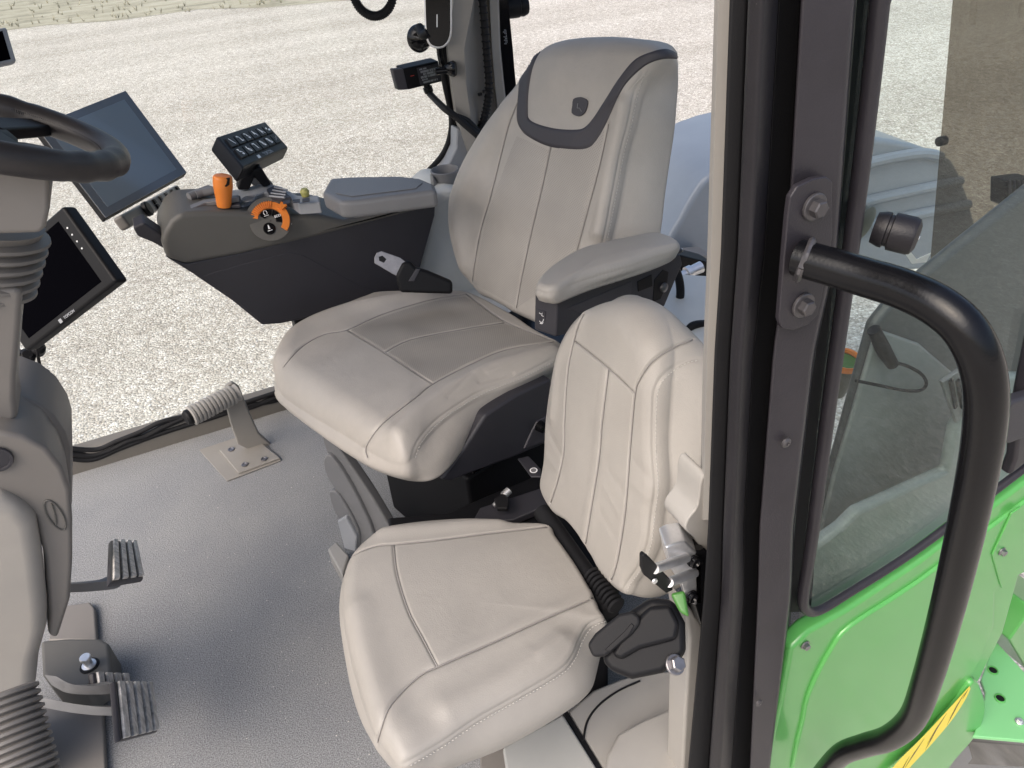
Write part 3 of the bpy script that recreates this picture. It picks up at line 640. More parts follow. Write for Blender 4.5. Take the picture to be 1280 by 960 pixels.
MB().tube(pxs([(1270, 258), (1268, 272), (1270, 284)], PY(1.07)), .006, 10).build('stalk', 'black', wl)
rc = thing('hydraulic_valve', 'black valve block with a silver cylinder on the pale shelf behind the armrest', 'valve block', on(860, 395, PY(1.9)))
slab('valve_body', [(848, 318), (895, 330), (895, 372), (856, 350), (850, 330)], PY(1.95), (0, .1, 0), 'black', rc, .006)
slab('base_block', [(845, 362), (878, 358), (884, 366), (866, 375), (843, 372)], PY(1.9), (0, .08, 0), 'char', rc, .004)
mb = MB(); a = on(848, 346, PY(1.88)); b_ = on(880, 332, PY(1.88)); mb.lathe(a, b_-a, [(0, .008), (.005, .014), (.03, .014), (.031, .022), (.05, .022), (.052, .018), (.09, .02), (.092, .012)], 24); mb.build('silver_cylinder', 'chrome', rc)
ho = MB().tube(pxs([(842, 330), (849, 350), (850, 372), (842, 396), (835, 408)], PY(1.72)), .013, 14).build('rubber_hose', 'rubber'); tag(ho, 'thick black rubber hose curving down behind the driver armrest', 'hose')
h2 = MB().tube(pxs([(858, 416), (866, 407), (880, 405), (895, 406)], PY(1.55)), .012, 12).build('rubber_hose', 'rubber'); tag(h2, 'short black hose arching beside the passenger seat top at the post', 'hose')
cu = thing('orange_rimmed_cup', 'brown cup with an orange rim and green lining behind the quarter window', 'cup', on(1058, 475, PY(1.25)))
c = on(1056, 450, PY(1.3)); mb = MB(); mb.lathe(c, (0, -.15, 1), [(-.12, .035), (-.01, .045)], 32); mb.build('cup_body', 'brown', cu)
mb = MB(); mb.lathe(c, (0, -.15, 1), [(-.01, .043), (-.012, .047), (.004, .049), (.008, .047), (.006, .042), (-.004, .041)], 36, cap=False); mb.build('rim', 'orange', cu)
mb = MB(); mb.lathe(c, (0, -.15, 1), [(-.012, .041), (-.008, .0405)], 30); mb.build('lining', 'lime', cu)
pg = thing('power_plug', 'black plug with a looped cable hanging inside the quarter window', 'plug', on(1114, 455, PY(.9)))
MB().tube([on(1092, 412, PY(.9)), on(1104, 436, PY(.89)), on(1116, 456, PY(.88))], [.013, .015, .012], 16).build('plug_body', 'black', pg)
MB().tube([on(*p, PY(.88)) for p in ((1114, 452), (1135, 458), (1152, 468), (1158, 480), (1150, 488), (1130, 488), (1100, 482), (1070, 476))], .0035, 8).build('cable', 'rubber', pg)
tgp = slab('paper_tag', [(1132, 318), (1138, 314), (1146, 324), (1164, 316), (1158, 328), (1140, 330)], PY(1.3), (0, .002, 0), 'white'); tag(tgp, 'crumpled white paper tag lying behind the round window knob', 'tag')

# ================================================================== OPERATOR SEAT
UP = np.array([0, 0, 1.])
LA = math.radians(106.8); REAR = np.array([math.sin(LA), -math.cos(LA), 0]); FWD = -REAR
L_near = np.array([-math.cos(LA), -math.sin(LA), 0])       # towards the door
seat = thing('driver_seat', 'large beige leather driver seat with dark trimmed headrest and armrest', 'seat', on(560, 520, PZ(0)))
a = math.radians(3); n = UP*math.cos(a)+REAR*math.sin(a); u = FWD*math.cos(a)+UP*math.sin(a); v = np.cross(n, u)
oc = on(640, 388, PZ(.6)); frC = (oc, u, v, n)
F = [(584, 362), (539, 361), (476, 360), (451, 366), (414, 380), (377, 394), (350, 416), (340, 443), (346, 466), (380, 490), (425, 517), (462, 541), (488, 557), (507, 560), (522, 547), (540, 529), (564, 512), (601, 490), (648, 471), (686, 452), (706, 438), (700, 426), (668, 408), (632, 385)]
B = [('F', 340, 443, .985), ('F', 346, 466, .985), (352, 501), (370, 519), (401, 543), (439, 570), (475, 590), (520, 601), (551, 594), (579, 561), (607, 520), (645, 495), (690, 474), ('F', 706, 438, 1.02), ('F', 668, 408, .97), ('F', 632, 385, .96), ('F', 584, 362, .96), ('F', 539, 361, .96), ('F', 476, 360, .97), ('F', 414, 380, .97), ('F', 350, 416, .98)]
c1 = Pillow(frC, F, B, .10, crown=.022, bulge=.012, nA=640, nR=140, rad=[(584, 362, .02), (476, 360, .035), (414, 380, .045), (354, 442, .06), (388, 488, .06), (462, 542, .055), (507, 560, .04), (522, 547, .028), (564, 512, .018), (648, 471, .016), (706, 438, .015)])
c1.bump([([(350, 450), (372, 415), (440, 385), (540, 367)], .032, .016), ([(500, 540), (540, 503), (610, 463), (690, 440)], .028, .016), ([(470, 400), (560, 385)], .05, -.006), ([(530, 450), (640, 415)], .05, -.006),
         ([(395, 470), (450, 440), (500, 420)], .06, .006), ([(600, 480), (640, 468)], .006, -.002), ([(560, 500), (590, 472)], .006, -.0015), ([(610, 470), (655, 452)], .005, .0015)])
c1.lumps(.0012, 26)
stl = [[(514, 574), (522, 552), (541, 529), (566, 510), (603, 488), (650, 469), (688, 450)]]
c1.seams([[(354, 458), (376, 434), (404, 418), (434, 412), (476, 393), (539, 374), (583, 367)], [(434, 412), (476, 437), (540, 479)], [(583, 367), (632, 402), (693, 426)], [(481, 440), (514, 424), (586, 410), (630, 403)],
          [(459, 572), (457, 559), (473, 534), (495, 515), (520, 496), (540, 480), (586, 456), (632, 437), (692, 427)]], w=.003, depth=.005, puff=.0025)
c1.bump([(stl[0], .0032, -.0016)])
st = c1.stitches([[(p[0]+4, p[1]+2.5) for p in stl[0]]])
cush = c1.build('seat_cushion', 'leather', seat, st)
c1.patch('cushion_insert', [(438, 413), (478, 396), (539, 377.5), (581, 370.5)], [(479, 438), (514, 422.5), (586, 408.5), (629, 401.5)], 'perf2', cush, lift=.0012, nl=90, nw=40)
c1.patch('cushion_insert', [(484, 442), (515, 426), (587, 412), (632, 405)], [(541, 477), (586, 453), (632, 435), (688, 426)], 'perf2', cush, lift=.0012, nl=90, nw=40)
# backrest
th_ = math.radians(19); nb = FWD*math.cos(th_)+UP*math.sin(th_); ub = UP*math.cos(th_)+REAR*math.sin(th_); vb = np.cross(nb, ub)
ob = on(640, 392, (oc-n*.01, n)); frB = (ob, ub, vb, nb)
F = [(594, 366), (573, 334), (559, 295), (556, 255), (563, 225), (578, 192), (603, 152), (628, 119), (651, 86), (665, 63), (688, 48), (737, 41), (790, 46), (814, 55), (822, 68), (806, 92), (795, 116), (787, 155), (778, 189), (770, 231), (764, 262), (758, 290), (745, 340), (722, 395), (692, 414), (668, 404), (640, 391), (612, 376)]
B = [('F', 594, 366, .96), ('F', 573, 334, .96), ('F', 559, 295, .97), ('F', 556, 255, .97), ('F', 578, 192, .97), ('F', 628, 120, .97), ('F', 665, 63, .95), ('F', 737, 41, .93), (839, 62), (847, 74), (848, 95), (847, 118), (843, 161), (837, 203), (831, 245), (826, 290), (815, 345), (785, 420), ('F', 692, 414, 1.0), ('F', 640, 391, .97)]
b1 = Pillow(frB, F, B, .12, crown=.02, bulge=.008, nA=640, nR=150, rad=[(594, 366, .02), (556, 255, .03), (603, 152, .03), (652, 88, .035), (688, 48, .05), (737, 41, .06), (800, 50, .045), (806, 92, .028), (787, 155, .026), (758, 290, .026), (722, 395, .02), (640, 391, .02)])
b1.bump([([(580, 330), (572, 270), (590, 215), (632, 140)], .035, .012), ([(748, 290), (762, 210), (780, 130)], .02, .012), ([(665, 300), (690, 200)], .05, -.006), ([(700, 90), (780, 95)], .06, .008), ([(640, 380), (680, 395)], .03, .006)])
b1.lumps(.0012, 22)
stB = [[(803, 88), (793, 116), (785, 155), (776, 189), (768, 231), (762, 262), (757, 288), (745, 340)]]
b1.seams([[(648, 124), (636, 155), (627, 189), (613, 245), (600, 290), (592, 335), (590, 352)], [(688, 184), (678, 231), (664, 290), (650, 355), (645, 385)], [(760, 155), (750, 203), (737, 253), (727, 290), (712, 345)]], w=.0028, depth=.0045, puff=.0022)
b1.bump([(stB[0], .0032, -.0016)])
st = b1.stitches([[(p[0]+4.5, p[1]+.5) for p in stB[0]]])
back = b1.build('backrest', 'leather', seat, st)
b1.patch('perforated_panel', [(646, 170), (634, 200), (616, 250), (604, 292), (596, 335), (594, 355)], [(686.5, 188), (676.5, 231), (662.5, 290), (648.5, 355), (643, 382)], 'perf', back, nl=90, nw=40)
b1.patch('perforated_panel', [(690, 189), (679.5, 231), (665.5, 290), (651.5, 355), (647, 384)], [(756, 163), (748, 203), (735, 253), (725, 290), (710, 345)], 'perf', back, nl=90, nw=40)
outer = [(682, 55), (664, 68), (651, 83), (648, 113), (646, 147), (652, 163), (664, 173), (686, 183), (714, 187), (734, 186), (745, 177), (759, 152), (773, 121), (785, 102), (807, 82), (828, 74), (846, 74)]
inner = [(690, 50), (675, 66), (666, 85), (661, 113), (660, 138), (662, 149), (675, 156), (697, 161), (720, 162), (731, 159), (742, 147), (757, 124), (773, 99), (793, 75), (814, 65), (832, 61), (844, 66)]
b1.patch('headrest_band', outer, inner, 'band', back, lift=.0035, nl=220, nw=14)
def on_surf(P, x, y, lift=.002):
    h = hitpx(P.bvh(), x, y); return np.array(h[0])+np.array(h[1])*lift, np.array(h[1])
p, nn = on_surf(b1, 724, 133, .001)
xx = unit(on(740, 131, (p, nn))-p); yy = np.cross(nn, xx)
ep = [(716, 124), (722, 121.5), (728, 122), (734, 126), (733, 134), (730, 141.5), (725, 145), (720, 145), (714, 141), (715, 132)]
em = slab('headrest_emblem', ep, (p+nn*.003, nn), -nn*.005, 'band', back, .0012, smooth=2)
gp = [(722.5, 129), (721.5, 135), (724.5, 135), (727, 139.5)]
MB().tube(pxs(gp, (p+nn*.0035, nn)), .0011, 6, smooth=False).build('emblem_mark', 'grey', em)
# armrest
pa = on(757, 300, (ob, nb))+L_near*.11
za = pa[2]+.01
ta = math.radians(2); na = UP; ua = FWD; va = np.cross(na, ua)
F = [(671, 353), (682, 337), (702, 322), (726, 309), (756, 302), (802, 291.5), (822, 289.5), (838, 294), (850, 301.5), (846, 305), (815, 317), (782, 329), (745, 340), (714, 350), (705, 357), (699, 364), (684, 362)]
B = [('F', 671, 353, .99), ('F', 702, 322, .97), ('F', 756, 302, .97), ('F', 822, 289.5, .98), ('F', 850, 301.5, 1.0), (840, 320), (800, 333), (742, 353), (712, 364), ('F', 699, 364, .99), ('F', 684, 362, .98)]
arm = thing('armrest', 'x', 'x'); bpy.data.objects.remove(arm)
ab = MB()
Pn = [on(x, y, (pa, L_near)) for x, y in [(697, 371), (741, 354), (851, 317), (854, 330), (845, 350), (831, 384), (800, 392), (695, 422)]]
ex = on(668, 362, PZ(Pn[0][2]))-Pn[0]
armb = ab.prism(Pn, ex).build('armrest_box', 'char', seat, .006)
zp = Pn[0][2]+.036
F = [(670, 352), (680, 338), (700, 323), (726, 309), (756, 301), (802, 291), (822, 289), (838, 293.5), (849, 300), (846, 306), (815, 317), (782, 328.5), (745, 339), (716, 348.5), (706, 354), (696, 358.5), (684, 359.5), (674, 357)]
B = [('F', 670, 352, .99), ('F', 702, 322, .98), ('F', 756, 301, .98), ('F', 822, 289, .98), ('F', 849, 300, .99), ('F', 815, 317, 1.0), ('F', 745, 339, 1.0), ('F', 706, 354, .99), ('F', 696, 358.5, .99), ('F', 684, 359.5, .99)]
ap = Pillow((on(760, 320, PZ(zp)), ua, va, na), F, B, .03, r=.012, crown=.01, bulge=.003, nA=300, nR=60)
ap.lumps(.0004, 20)
ap.build('armrest_pad', 'leather2', seat)
for pts in ([(706, 367), (741, 352)], [(823, 325), (851, 313)]):
    mb = MB(); p0, p1 = [on(x, y, (pa+L_near*.011, L_near)) for x, y in pts]; mb.lathe(p0, p1-p0, [(0, .005), (.008, .0055), (.0085, .007), (np.linalg.norm(p1-p0)*.7, .007), (np.linalg.norm(p1-p0)*.71, .005), (np.linalg.norm(p1-p0), .0055)], 14); mb.build('armrest_hinge', 'char', armb)
    for q, sgn in ((p0, 1), (p1, -1)):
        mb = MB(); d_ = unit(p1-p0); mb.lathe(q-d_*.003*sgn, d_*sgn, [(0, .0045), (.006, .0055)], 12); mb.build('hinge_pin', 'chrome', armb)
slab('pocket_panel', [(797, 352), (815, 343), (816, 358), (798, 365)], (pa+L_near*.0015, L_near), L_near*-.003, 'black', armb, .002)
slab('pocket_panel', [(708, 386), (790, 351), (789, 367), (730, 392)], (pa+L_near*.0012, L_near), L_near*-.003, 'band', armb, .002)
slab('adjuster_recess', [(818, 350), (829, 337), (836, 340), (834, 356), (826, 374), (816, 378)], (pa+L_near*.0012, L_near), L_near*-.003, 'black', armb, .002)
mb = MB(); mb.lathe(on(829, 359, (pa+L_near*.001, L_near)), L_near, [(0, .012), (.006, .011), (.008, .006), (.0085, .003)], 24); mb.build('adjuster_knob', 'steel', armb)
fn = unit(np.cross(ex, UP)); fn = fn if np.dot(fn, CC-Pn[0]) > 0 else -fn
fpl = (Pn[0]+fn*.0008, fn)
sw = slab('rocker_switch', [(672, 380), (687, 384.5), (688, 413), (674, 409)], fpl, fn*.002, 'black', armb, .0015)
slab('rocker_cap', [(673, 386), (683, 389), (683.5, 409), (674, 406)], (fpl[0]+fn*.002, fn), fn*.004, 'char', sw, .0015)
for g in ([(674, 391), (676, 392.5), (678, 391), (677, 394.5), (679.5, 395.5)], [(674.5, 401), (676, 403.5), (678.5, 402), (679.5, 399)], [(675, 404), (677.5, 404.8), (679, 403)]):
    MB().tube(pxs(g, (fpl[0]+fn*.0064, fn)), .0007, 6, smooth=False).build('switch_symbol', 'white', sw)
# shroud, base, slides
sh = [(551, 600), (566, 580), (582, 558), (607, 519), (645, 494), (690, 473), (690, 552), (643, 572), (600, 588), (563, 602)]
pp = on(600, 560, PZ(.5))
slab('side_shroud', sh, (pp, L_near), L_near*-.06, 'char', seat, .008)
slab('shroud_trim', [(665, 540), (672, 527), (690, 517), (690, 550), (655, 562)], (pp+L_near*.004, L_near), L_near*-.01, 'band', seat, .004)
mb = MB(); c = on(674, 532, (pp+L_near*.004, L_near)); mb.lathe(c, L_near, [(0, .014), (.01, .013), (.018, .012), (.02, .008)], 20); mb.build('recline_knob', 'gloss', seat)
def sp_(f, l, z): return np.array([oc[0], oc[1], 0])+FWD*f+L_near*l+UP*z
bb = MB(); bb.box(sp_(.09, .01, .19), FWD*.27, L_near*.21, UP*.19); bb.build('suspension_base', 'black', seat, .01)
bb = MB(); bb.box(sp_(.06, .0, .42), FWD*.25, L_near*.2, UP*.035); bb.build('seat_pan', 'gloss', seat, .006)
for l_, z_ in ((.19, .445), (.225, .41)):
    bb = MB(); bb.box(sp_(.08, l_, z_), FWD*.27, L_near*.012, UP*.012); bb.build('slide_rail', 'gloss', seat, .003)
bp_ = on(450, 620, PZ(.25)); bn = unit([-.75, -.66, 0])
for poly, off in (([(402, 541), (411, 546), (440, 585), (476, 640), (505, 700), (470, 705), (442, 640), (408, 566)], 0), ([(404, 575), (414, 571), (440, 610), (468, 672), (458, 700), (446, 672), (424, 622), (407, 594)], .012), ([(411, 615), (424, 620), (448, 664), (446, 688), (432, 664), (416, 636)], .02)):
    slab('bellows_fold', poly, (bp_+bn*off, bn), -bn*.03, 'grey', seat, .008, smooth=3)
slab('height_switch', [(421, 652), (432, 646), (446, 672), (444, 690), (430, 686)], (bp_+bn*.03, bn), -bn*.03, 'lgrey', seat, .005)
slab('base_foot', [(409, 686), (420, 676), (436, 694), (428, 720)], PZ(.06), (0, 0, -.06), 'trim', seat, .006)
# black pedestal between the two seats with latch and child-seat label
ps = thing('seat_pedestal', 'black steel pedestal with latch between the driver and passenger seats', 'pedestal', on(600, 640, PZ(0)))
slab('pedestal_body', [(484, 646), (560, 640), (600, 622), (690, 585), (760, 600), (760, 760), (560, 720), (492, 690)], PZ(.36), (0, 0, -.35), 'black', ps, .008)
slab('pedestal_ledge', [(600, 634), (690, 605), (700, 625), (640, 650), (590, 652)], PZ(.385), (0, 0, -.02), 'char', ps, .004)
mb = MB(); mb.lathe(on(617, 632, PZ(.40)), on(626, 622, PZ(.41))-on(612, 636, PZ(.40)), [(0, .005), (.03, .005), (.032, .009), (.05, .009)], 14); mb.build('latch_pin', 'chrome', ps)
slab('latch_lever', [(618, 628), (630, 620), (637, 628), (635, 640), (622, 640)], PZ(.405), (0, 0, .012), 'rubber', ps, .003)
lp = slab('child_seat_tag', [(647, 575), (661, 572), (676, 588), (676, 598), (664, 598)], PZ(.43), (0, 0, .006), 'char', ps, .003)
mb = MB(); c = on(667, 588, PZ(.4375)); mb.lathe(c, UP, [(0, .009), (.0004, .009)], 20); mb.build('label_symbol', 'white', ps)
mb = MB(); mb.lathe(c, UP, [(.0002, .0065), (.0009, .0065)], 20); mb.build('label_symbol', 'grey', ps)

# ================================================================== PASSENGER SEAT
pseat = thing('passenger_seat', 'small pale beige folding passenger seat with bare backrest nearest the door', 'seat', on(600, 800, PZ(0)))
PF = np.array([-1., 0, 0]); PR = -PF
a = math.radians(4); n = UP*math.cos(a)+PR*math.sin(a); u = PF*math.cos(a)+UP*math.sin(a); v = np.cross(n, u)
oc2 = on(700, 720, PZ(.49)); frP = (oc2, u, v, n)
F = [(683, 652), (627, 649), (577, 645), (535, 645), (496, 650), (471, 658), (450, 672), (434, 692), (427, 718), (427, 755), (436, 804), (450, 858), (465, 900), (484, 930), (506, 952), (549, 928), (595, 897), (648, 868), (698, 838), (715, 820), (726, 796), (737, 780), (756, 771), (749, 757), (738, 733), (718, 700), (696, 668)]
B = [(478, 932), (503, 960), (520, 966), (545, 966), (575, 957), (632, 934), (703, 893), (736, 866), (746, 840), (753, 800), ('F', 756, 771, .97), ('F', 738, 733, .96), ('F', 696, 668, .96), ('F', 683, 652, .96), ('F', 577, 645, .96), ('F', 496, 650, .97), ('F', 450, 672, .97), ('F', 427, 718, .985), ('F', 436, 804, .99), ('F', 450, 858, 1.0)]
p1 = Pillow(frP, F, B, .085, crown=.02, bulge=.012, nA=640, nR=140, rad=[(683, 652, .014), (577, 645, .022), (496, 650, .03), (434, 692, .03), (427, 755, .03), (450, 858, .03), (484, 930, .026), (520, 945, .014), (648, 868, .012), (726, 796, .012), (756, 771, .012), (718, 700, .012)])
p1.bump([([(446, 760), (470, 860), (500, 915)], .03, .008), ([(560, 885), (650, 838), (700, 800)], .022, .008), ([(480, 664), (560, 657), (650, 652)], .02, .007), ([(600, 750), (640, 735)], .07, -.006), ([(668, 806), (700, 784), (735, 762)], .012, -.0016), ([(676, 818), (712, 795)], .012, .0014)])
p1.lumps(.0014, 22)
stP = [[(505, 955), (549, 930), (595, 899), (648, 869), (698, 839), (715, 821), (726, 796), (737, 780), (756, 771)]]
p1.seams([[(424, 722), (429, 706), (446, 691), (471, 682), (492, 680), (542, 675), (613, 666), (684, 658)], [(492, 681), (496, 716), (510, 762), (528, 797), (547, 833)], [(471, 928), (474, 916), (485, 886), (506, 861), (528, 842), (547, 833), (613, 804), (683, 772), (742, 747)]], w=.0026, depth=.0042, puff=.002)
p1.bump([(stP[0], .0032, -.0016)])
st = p1.stitches([[(p[0]+3, p[1]+4.5) for p in stP[0]]], step=.0065, ln=.0045, r=.0007)
p1.build('seat_cushion', 'leather2', pseat, st)
# its backrest
th2 = math.radians(17); nb2 = PF*math.cos(th2)+UP*math.sin(th2); ub2 = UP*math.cos(th2)+PR*math.sin(th2); vb2 = np.cross(nb2, ub2)
ob2 = on(720, 690, (oc2+n*.0, n))+PR*.012; frQ = (ob2, ub2, vb2, nb2)
F = [(673, 610), (677, 574), (679, 527), (684, 481), (693, 437), (704, 408), (720, 388), (742, 376), (770, 374), (793, 388), (808, 412), (816, 440), (819, 475), (818, 510), (817, 559), (820, 609), (815, 645), (812, 679), (801, 707), (786, 729), (776, 746), (750, 722), (732, 688), (708, 655), (688, 640)]
B = [('F', 673, 610, .97), ('F', 679, 527, .97), ('F', 693, 437, .96), ('F', 720, 388, .95), ('F', 742, 376, .96), (790, 368), (812, 376), (843, 395), (867, 417), (882, 436), (899, 475), (906, 540), (905, 620), (890, 680), (862, 725), (826, 745), ('F', 776, 746, 1.0), ('F', 732, 688, .98), ('F', 688, 640, .98)]
q1 = Pillow(frQ, F, B, .095, crown=.012, bulge=.005, nA=640, nR=140, rad=[(673, 610, .014), (684, 481, .02), (720, 388, .035), (770, 374, .055), (793, 388, .06), (808, 412, .05), (816, 440, .045), (819, 480, .034), (820, 609, .03), (786, 729, .024), (732, 688, .012)])
q1.bump([([(690, 520), (700, 445), (730, 395)], .015, .005),  ([(740, 560), (770, 560)], .06, -.004),
         ([(688, 545), (702, 572)], .009, -.0015), ([(684, 570), (698, 590)], .009, .0015), ([(760, 590), (778, 615)], .009, -.0014), ([(755, 610), (772, 640)], .009, .0012), ([(790, 575), (812, 600)], .009, -.0014), ([(788, 600), (808, 622)], .009, .0012), ([(750, 640), (766, 668)], .009, -.001)])
q1.lumps(.0014, 24)
stQ = [[(873, 449), (856, 452), (834, 465), (821, 481), (817, 502), (816, 559), (819, 609), (815, 640), (810, 679), (799, 707), (784, 729), (777, 742)]]
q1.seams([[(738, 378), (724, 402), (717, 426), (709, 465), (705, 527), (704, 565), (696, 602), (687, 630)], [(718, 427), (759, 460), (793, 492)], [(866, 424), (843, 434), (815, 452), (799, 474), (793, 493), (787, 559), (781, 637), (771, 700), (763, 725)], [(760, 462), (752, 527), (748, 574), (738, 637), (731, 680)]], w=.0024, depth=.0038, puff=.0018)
q1.bump([(stQ[0], .0032, -.0016)])
st = q1.stitches([[(p[0]+4, p[1]+1.5) for p in stQ[0]]], step=.0065, ln=.0045, r=.0007)
q1.build('backrest', 'leather2', pseat, st)
# hinge under it
hg = MB(); hp_ = [on(678, 640, (oc2-n*.03, n)), on(764, 764, (oc2-n*.03, n))]
hg.tube(hp_, .02, 16, smooth=False); hg.build('hinge_tube', 'rubber', pseat)
mb = MB(); A_, B_ = np.array(on(740, 718, (oc2-n*.004, n))), np.array(on(770, 757, (oc2-n*.004, n)))
for t in np.linspace(0, 1, 9): mb.lathe(A_+(B_-A_)*t, B_-A_, [(-.003, .014), (0, .018), (.003, .014)], 16)
mb.build('hinge_boot', 'rubber', pseat)
ss = MB(); ss.box(on(640, 770, PZ(.33)), (.15, 0, 0), (0, .12, 0), (0, 0, .06)); ss.build('seat_support', 'char', pseat, .01)
ss = MB(); ss.box(on(690, 780, PZ(.16)), (.13, 0, 0), (0, .08, 0), (0, 0, .13)); ss.build('seat_leg', 'black', pseat, .01)

# seat belt retractor beside the passenger seat
def facing(px, py, d, up=.5):
    p = at(px, py, d); n = CC-p; n[2] *= up; return p, unit(n)
rt = thing('seat_belt_reel', 'black plastic belt reel with tongue beside the passenger seat at the door', 'seat belt reel', at(800, 840, 1.14))
pl_ = facing(800, 800, 1.1, .9)
slab('reel_housing', [(784, 767), (814, 747), (842, 750), (857, 779), (858, 818), (829, 842), (790, 850), (762, 839), (751, 823), (772, 792)], pl_, -pl_[1]*.07, 'black', rt, .016, 5)
slab('housing_boss', [(778, 792), (812, 758), (838, 756), (850, 780), (846, 800), (800, 812), (776, 826), (764, 818)], (pl_[0]+pl_[1]*.01, pl_[1]), -pl_[1]*.014, 'black', rt, .008, 4)
slab('belt_tongue', [(734, 806), (744, 792), (773, 768), (790, 764), (800, 770), (801, 780), (790, 794), (757, 821), (741, 822)], (pl_[0]+pl_[1]*.016, pl_[1]), -pl_[1]*.022, 'rubber', rt, .007, 4)
slab('tongue_slot', [(756, 812), (780, 790), (789, 779), (793, 782), (786, 794), (762, 815)], (pl_[0]+pl_[1]*.0175, pl_[1]), -pl_[1]*.004, 'black', rt, .001)
hexbolt('anchor_bolt', on(843, 831, (pl_[0]+pl_[1]*.004, pl_[1])), pl_[1]+np.array([.5, 0, 0]), .0105, .014, 'steel', rt, 1.3)
lc = slab('green_strap', [(838, 742), (856, 738), (862, 772), (850, 766)], (at(850, 755, 1.03), pl_[1]), -pl_[1]*.01, 'lime'); tag(lc, 'small strip of bright green webbing under the door striker', 'strap')
# door striker
sk = thing('door_striker', 'shiny zinc door striker with two studs and a black lever on the door post', 'door striker', on(866, 720, PY(.55)))
slab('striker_block', [(832, 685), (842, 680), (857, 677), (878, 698), (878, 755), (868, 757), (857, 750), (850, 728), (838, 712)], PY(.56), (.012, .035, 0), 'chrome', sk, .003)
for (x0, y0), (x1, y1) in (((818, 711), (858, 697)), ((836, 728), (868, 716))):
    mb = MB(); A_, B_ = on(x0, y0, PY(.53)), on(x1, y1, PY(.556)); mb.tube([A_, B_], .0065, 20, smooth=False); mb.build('striker_stud', 'chrome', sk)
slab('striker_lever', [(803, 696), (806, 693), (812, 697), (840, 727), (842, 738), (833, 742), (806, 720), (803, 712)], PY(.528), (0, .008, 0), 'black', sk, .002)
mb = MB(); mb.lathe(on(818, 726, PY(.527)), (0, -1, 0), [(0, .004), (.002, .0035)], 16); mb.build('lever_pin', 'chrome', sk)
for x, y in ((866, 700), (863, 744)):
    mb = MB(); c = on(x, y, PY(.559)); mb.lathe(c, (0, -1, 0), [(0, .0095), (.003, .0095), (.0035, .008), (.008, .0078), (.0085, .006), (.005, .0045)], 24); mb.build('socket_screw', 'gloss', sk)

# ================================================================== OPERATOR CONSOLE
co = thing('armrest_console', 'taupe and charcoal control console with padded lid on the far side of the driver seat', 'console', on(400, 330, PY(2.0)))
YC = 2.0
slab('upper_shell', [(202, 305), (204, 292), (213, 276), (226, 266), (262, 264), (299, 265), (350, 270), (398, 268), (430, 276), (480, 264), (546, 245), (545, 258), (399, 296), (300, 319), (232, 331), (208, 323)], PY(YC), (0, .2, 0), 'brown', co, .016, 4)
slab('lower_shell', [(206, 321), (232, 329), (300, 316), (399, 291), (545, 252), (544, 270), (525, 337), (516, 372), (352, 405), (328, 407), (290, 376), (240, 342)], PY(YC+.006), (0, .17, 0), 'char', co, .012, 4)
slab('shell_panel', [(252, 345), (300, 331), (362, 315.5), (379, 319), (452, 358), (506, 371), (352, 402), (329, 404), (292, 374)], PY(YC+.0045), (0, .006, 0), 'char', co, .0035)
zt = on(300, 264, PY(YC))[2]
slab('deck', [(226, 266), (228, 258), (258, 242), (300, 236), (332, 228), (352, 233), (372, 244), (398, 244), (400, 253), (372, 255), (362, 248), (348, 241), (330, 240), (316, 246), (304, 257), (262, 260)], PZ(zt-.002), (0, 0, -.03), 'lgrey', co, .004)
lid = slab('lid', [(412, 222), (440, 220), (500, 219), (526, 222), (543, 229), (546, 238), (500, 244), (440, 252), (424, 252), (402, 240)], PZ(zt+.045), (0, 0, -.045), 'grey', co, .012, 4)
slab('lid_pad', [(420, 226), (500, 223), (528, 229), (520, 236), (440, 246), (420, 242)], PZ(zt+.0455), (0, 0, .0015), 'grey', lid, .001)
# lever gate and lever
slab('lever_gate', [(230, 262), (240, 252), (262, 246), (300, 244), (300, 256), (262, 258), (240, 265)], PZ(zt+.012), (0, 0, -.01), 'char', co, .003)
slab('gate_rail', [(232, 258), (255, 249), (298, 243), (298, 247), (257, 253), (236, 262)], PZ(zt+.024), (0, 0, -.012), 'grey', co, .003)
lv = MB(); A_ = on(280, 258, PZ(zt+.01)); B_ = on(278, 219, PY(A_[1]))
lv.tube([A_, A_+(B_-A_)*.3, A_+(B_-A_)*.65, A_+(B_-A_)*.93, B_], [.017, .020, .024, .0235, .018], 26); lever = lv.build('drive_lever', 'orange', co)
nL = unit(CC-A_); nL[2] *= .5; nL = unit(nL)
slab('lever_button', [(274.5, 224), (287.5, 222), (287, 231), (283, 234), (277, 233)], (A_+(B_-A_)*.8+nL*.0225, nL), -nL*.012, 'gloss', lever, .002)
# thumb dial
cd = on(338, 277, PY(YC)); dn = unit([0, -1, .75]); dp = (cd+dn*.004, dn)
X0 = unit(on(360, 270, dp)-cd); Y0 = np.cross(dn, X0)
def arc(r0, r1, a0, a1, h, name, m, par, z=.0, nseg=30, bev=.001):
    t = np.radians(np.linspace(a0, a1, nseg)); c = cd+dn*(.003+z)
    P = [c+r1*(X0*math.cos(q)+Y0*math.sin(q)) for q in t]+[c+r0*(X0*math.cos(q)+Y0*math.sin(q)) for q in t[::-1]]
    return MB().prism(P, dn*h).build(name, m, par, bev)
dial = arc(0.0017, 0.0533, 0, 359, .004, 'dial_bezel', 'brown', co)
arc(0.0499, 0.0619, 42, 150, .010, 'dial_hood', 'brown', dial)
arc(0.0310, 0.0490, -52, 156, .012, 'thumb_wheel', 'orange', dial)
for q in range(66, 150, 7): arc(0.0318, 0.0499, q, q+3, .0145, 'wheel_tooth', 'orange', dial, nseg=4, bev=.0006)
arc(0.0396, 0.0568, 22, 40, .02, 'thumb_tab', 'orange', dial)
